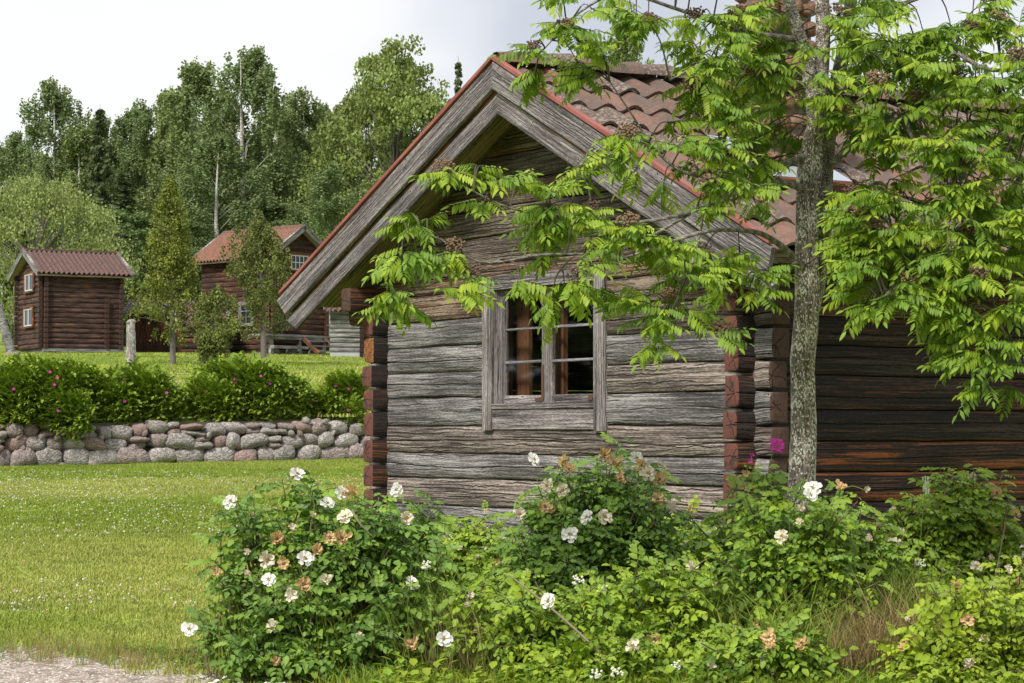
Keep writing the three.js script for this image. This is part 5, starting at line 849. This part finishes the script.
{
  const R = rng(88), near = [], far = [], lower = [], tall = [], dry = [];
  const tone = (x, d, k = 1) => { const b = sstep(band(x, d), 0.32, 0.66), j = k * (0.9 + R() * 0.2); return [lerp(0.24, 0.36, b) * j, lerp(0.32, 0.40, b) * j, lerp(0.04, 0.09, b) * j]; };
  for (let d = 10.6; d < 39; d += 0.30 + d * 0.008) { const step = 0.30 + d * 0.006, x0 = (-190 - 512) / F * d, x1 = (d < 17 ? 470 : 420 - 512 + 512 > 0 ? 430 : 0) - 512; for (let x = x0; x < x1 / F * d + 0.8; x += step) { const xx = x + (R() - 0.5) * 0.25, dd = d + (R() - 0.5) * 0.3; if (dd > wallD(xx) - 0.05 || overGravel(xx, -dd)) continue; near.push([xx, -dd, 1, tone(xx, dd), 0, d < 13.5 ? 1.5 : 1]); } }
  for (let d = 39; d < 118; d += 1.1 + d * 0.012) for (let x = -0.31 * d; x < -0.03 * d; x += 0.8 + d * 0.008) { const xx = x + (R() - 0.5), dd = d + (R() - 0.5); if (dd < wallD(xx) + 0.5) continue; far.push([xx, -dd, 2.4, tone(xx, dd, 1.05), 0, 0.55]); }
  scatter('lawn_grass', 'short mown grass of the lawn', bladePatch(1, 800, 0.62, 0.026, 0.008, 0.9), grassMat, near);
  scatter('upper_lawn_grass', 'mown grass of the upper lawn behind the wall', bladePatch(2, 380, 0.75, 0.045, 0.012, 0.8), grassMat, far);
  // undergrowth round the bushes and under the cabin
  for (let i = 0; i < 1100; i++) { const d = 10.4 + R() * 7, px = 380 + R() * 820, x = (px - 512) / F * d; const c = Math.cos(A), s = Math.sin(A), lx = (x - cabinAt.x) * c + (-d - cabinAt.z) * s, lz = -(x - cabinAt.x) * s + (-d - cabinAt.z) * c; if (lx < 0.1 && lz < 0.15) continue; lower.push([x, -d, 0.8 + R() * 0.5, [0.18 + R() * 0.1, 0.27 + R() * 0.08, 0.032], 0, 1]); }
  scatter('undergrowth_grass', 'rough grass growing under the rose bushes', bladePatch(3, 150, 0.5, 0.13, 0.006, 0.8), grassMat, lower);
  for (const [px, d, w, n, k] of [[880, 11.7, 60, 40, 0], [850, 11.3, 40, 24, 1], [900, 11.2, 40, 26, 1], [440, 11.6, 40, 14, 0], [455, 11.3, 40, 8, 1], [310, 11.5, 80, 12, 0], [700, 12.2, 40, 14, 0], [1000, 12.4, 40, 14, 0], [760, 11.2, 50, 12, 0], [840, 12.5, 60, 16, 0], [160, 12.05, 60, 20, 1], [30, 12.35, 50, 22, 1], [90, 12.3, 50, 22, 1], [60, 12.4, 70, 26, 0], [150, 12.15, 60, 22, 0]])
    for (let i = 0; i < n; i++) { const x = (px + (R() - 0.5) * 2 * w - 512) / F * d, dd = d + (R() - 0.5) * 0.7; (k ? dry : tall).push([x, -dd, px < 200 ? 0.16 + R() * 0.16 : 0.9 + R() * 0.4, k ? [0.30 + R() * 0.08, 0.25 + R() * 0.05, 0.11] : [0.17 + R() * 0.08, 0.25 + R() * 0.06, 0.04], 0, 1]); }
  scatter('tall_grass', 'tall green grass blades between the rose bushes', bladePatch(4, 36, 0.22, 0.46, 0.006, 0.55), grassMat, tall);
  scatter('dry_grass', 'straw coloured dry grass between the rose bushes', bladePatch(5, 40, 0.22, 0.40, 0.0045, 0.9), grassMat, dry);
  // clover heads on the lawn
  const clover = [], pieces = []; for (let i = 0; i < 7; i++) { const q = rng(i + 3), b = new THREE.IcosahedronGeometry(0.006, 0); b.translate((q() - 0.5) * 0.012, 0.052 + (q() - 0.5) * 0.010, (q() - 0.5) * 0.012); pieces.push(b); }
  for (let i = 0; i < 3200; i++) { const d = 11.6 + Math.pow(R(), 0.7) * 22, px = -20 + R() * 480, x = (px - 512) / F * d; if (overGravel(x, -d) || d > wallD(x) - 0.3) continue; const den = n2(x * 0.35 + 9, d * 0.45, 33); if (den < 0.46 + 0.2 * R()) continue; const pk = R(); clover.push([x, -d, 0.5 + R() * 0.45, pk < 0.2 ? [0.55, 0.42, 0.38] : pk < 0.35 ? [0.45, 0.36, 0.24] : [0.54, 0.55, 0.44], 0, 1]); }
  scatter('clover_flowers', 'white clover heads scattered over the lawn', mergeGeometries(pieces), std({ roughness: 0.9 }), clover);
  // small leafy weeds
  const wd = { pos: [], idx: [], col: [] }, q = rng(12); for (let i = 0; i < 16; i++) { const a = q() * 6.28, e = q() * 0.9, d = V(Math.cos(a) * Math.cos(e), Math.sin(e), Math.sin(a) * Math.cos(e)), sd = V().crossVectors(d, V(0, 1, 0)).normalize(); leaflet(wd, V(d.x * 0.03, q() * 0.09, d.z * 0.03), d, sd, V().crossVectors(sd, d), 0.045, 0.026, 0.3, [1, 1, 1], 0.8 + q() * 0.4); }
  const weeds = []; for (let i = 0; i < 1500; i++) { const d = 10.4 + R() * 4.5, px = 390 + R() * 660, x = (px - 512) / F * d; weeds.push([x, -d, 0.7 + R() * 0.9, [0.24 + R() * 0.1, 0.36 + R() * 0.1, 0.035], R() * 0.03]); }
  for (let i = 0; i < 260; i++) { const px = R() * 260, d = 11.6 + R() * 1.0, x = (px - 512) / F * d; if (!overGravel(x, -d)) weeds.push([x, -d, 0.4 + R() * 0.3, [0.12 + R() * 0.08, 0.22 + R() * 0.08, 0.03], 0]); }
  scatter('leafy_weeds', 'small leafy weeds on the ground between the bushes', geoOf(wd.pos, wd.idx, null, wd.col), grassMat, weeds);
  // white wild flower sprays among the roses
  const spray = []; const R4 = rng(44); for (let i = 0; i < 22; i++) { const b = new THREE.IcosahedronGeometry(0.0055 + R4() * 0.003, 0); b.translate((R4() - 0.5) * 0.07, (R4() - 0.5) * 0.05, (R4() - 0.5) * 0.04); spray.push(b); }
  const sprayG = mergeGeometries(spray), sprayM = std({ color: lin(0.66, 0.66, 0.52), roughness: 0.9 });
  for (const [px, py, d, where] of [[602, 589, 11.0, 'above the white rose of the low bush'], [578, 580, 11.05, 'left of the pair in the low bush'], [596, 674, 10.5, 'at the bottom edge below the low bush'], [616, 672, 10.5, 'right of the one at the bottom edge'], [676, 665, 10.7, 'beside the withered rose of the low bush'], [710, 587, 12.3, 'left of the rowan trunk'], [926, 485, 12.4, 'rising against the dark log wall'], [920, 563, 12.1, 'amid the straggly rose'], [426, 565, 11.3, 'right of the left rose bush']]) {
    const p = at(px, py, d), b = V(p.x, ground(p.x, p.z), p.z), o = thing('wild_flower', `spray of tiny white blossoms ${where}`, 'wild flower', b, px, 'white wild flower sprays'); part('flower_head', sprayG, sprayM, o, V(0, p.y - b.y, 0)).scale.set(px === 926 ? 0.35 : 0.8, px === 926 ? 1.8 : 0.8, 0.8); part('stem', limb([[0.05, 0, -0.1, 0.004], [0.02, (p.y - b.y) * 0.5, -0.06, 0.003], [0, p.y - b.y, 0, 0.002]], 4, 3), stemGreen, o);
  }
  { const a = at(509, 575, 11.0), b = at(613, 667, 10.75), o = thing('dead_branch', 'dead grey brown branch slanting across the low rose bush', 'branch', b); part('stick', limb([[0.02, -0.06, -0.1, 0.009], [0, 0, 0, 0.006], [(a.x - b.x) * 0.5, (a.y - b.y) * 0.55, (a.z - b.z) * 0.5, 0.0055], [a.x - b.x, a.y - b.y, a.z - b.z, 0.003]], 6, 4), stemDry, o); part('side_twig', limb([[(a.x - b.x) * 0.6, (a.y - b.y) * 0.66, (a.z - b.z) * 0.6, 0.005], [(a.x - b.x) * 0.75, (a.y - b.y) * 0.95, (a.z - b.z) * 0.6 + 0.05, 0.003]], 5, 3), stemDry, o); }
  for (const [x0, y0, x1, y1, d, w] of [[985, 650, 1006, 520, 12.0, 'before the grey sill log'], [905, 600, 952, 478, 12.5, 'of the straggly rose'], [352, 510, 372, 536, 11.1, 'in the left rose bush']]) { const a = at(x0, y0, d), b = at(x1, y1, d), o = thing('dry_stalk', `thin bare stalk ${w}`, 'stalk', a, 0, 'bare stalks'); part('stalk_shaft', limb([[0, 0, 0, 0.006], [(b.x - a.x) * 0.4, (b.y - a.y) * 0.5, 0.02, 0.005], [b.x - a.x, b.y - a.y, 0, 0.003]], 5, 4), stemDry, o); }
  // gravel at the lower left
  const gp = [], gi = [], gu = []; for (let i = 0; i <= 30; i++) { const px = -60 + i * 9.4; for (let j = 0; j <= 8; j++) { const py = lerp(gravelEdge(Math.max(px, 0)), 760, j / 8), p = onGround(px, py); p.y += 0.006 + 0.008 * Math.min(j, 1); gp.push(p.x, p.y, p.z); gu.push(p.x * 1.4, p.z * 1.4); if (i < 30 && j < 8) { const o = i * 9 + j; gi.push(o, o + 1, o + 9, o + 1, o + 10, o + 9); } } }
  const gm = lit(new THREE.Mesh(geoOf(gp, gi, gu), std({ map: speck(871, [150, 134, 118], [172, 158, 144], [118, 104, 92], 0.5), bumpMap: tileBump, bumpScale: 0.03, roughness: 1 }))); gm.name = 'gravel_path'; gm.userData.kind = 'structure'; scene.add(gm);
  const peb = new THREE.IcosahedronGeometry(0.008, 0); peb.scale(1, 0.6, 0.8); const pl = []; for (let i = 0; i < 9000; i++) { const px = -40 + R() * 280, py = gravelEdge(Math.max(px, 0)) - 3 + R() * 60, d0 = onGround(px, py); const g = 0.26 + R() * 0.34; pl.push([d0.x, d0.z, 0.35 + R() * R() * 1.3, [g * 1.05, g * 0.97, g * 0.88], 0.012]); }
  scatter('gravel_pebbles', 'loose pale gravel of the path', peb, std({ roughness: 0.95 }), pl);
  const pet = []; for (let i = 0; i < 60; i++) { const px = 195 + R() * 90, d = 11.1 + R() * 0.5, x = (px - 512) / F * d; pet.push([x, -d, 0.6 + R() * 0.6, [0.7, 0.68, 0.62], 0.03]); }
  const pg = new THREE.CircleGeometry(0.016, 7); pg.rotateX(-1.2); scatter('fallen_petals', 'white fallen rose petals on the grass', pg, std({ side: THREE.DoubleSide }), pet);
}

renderer.render(scene, camera);
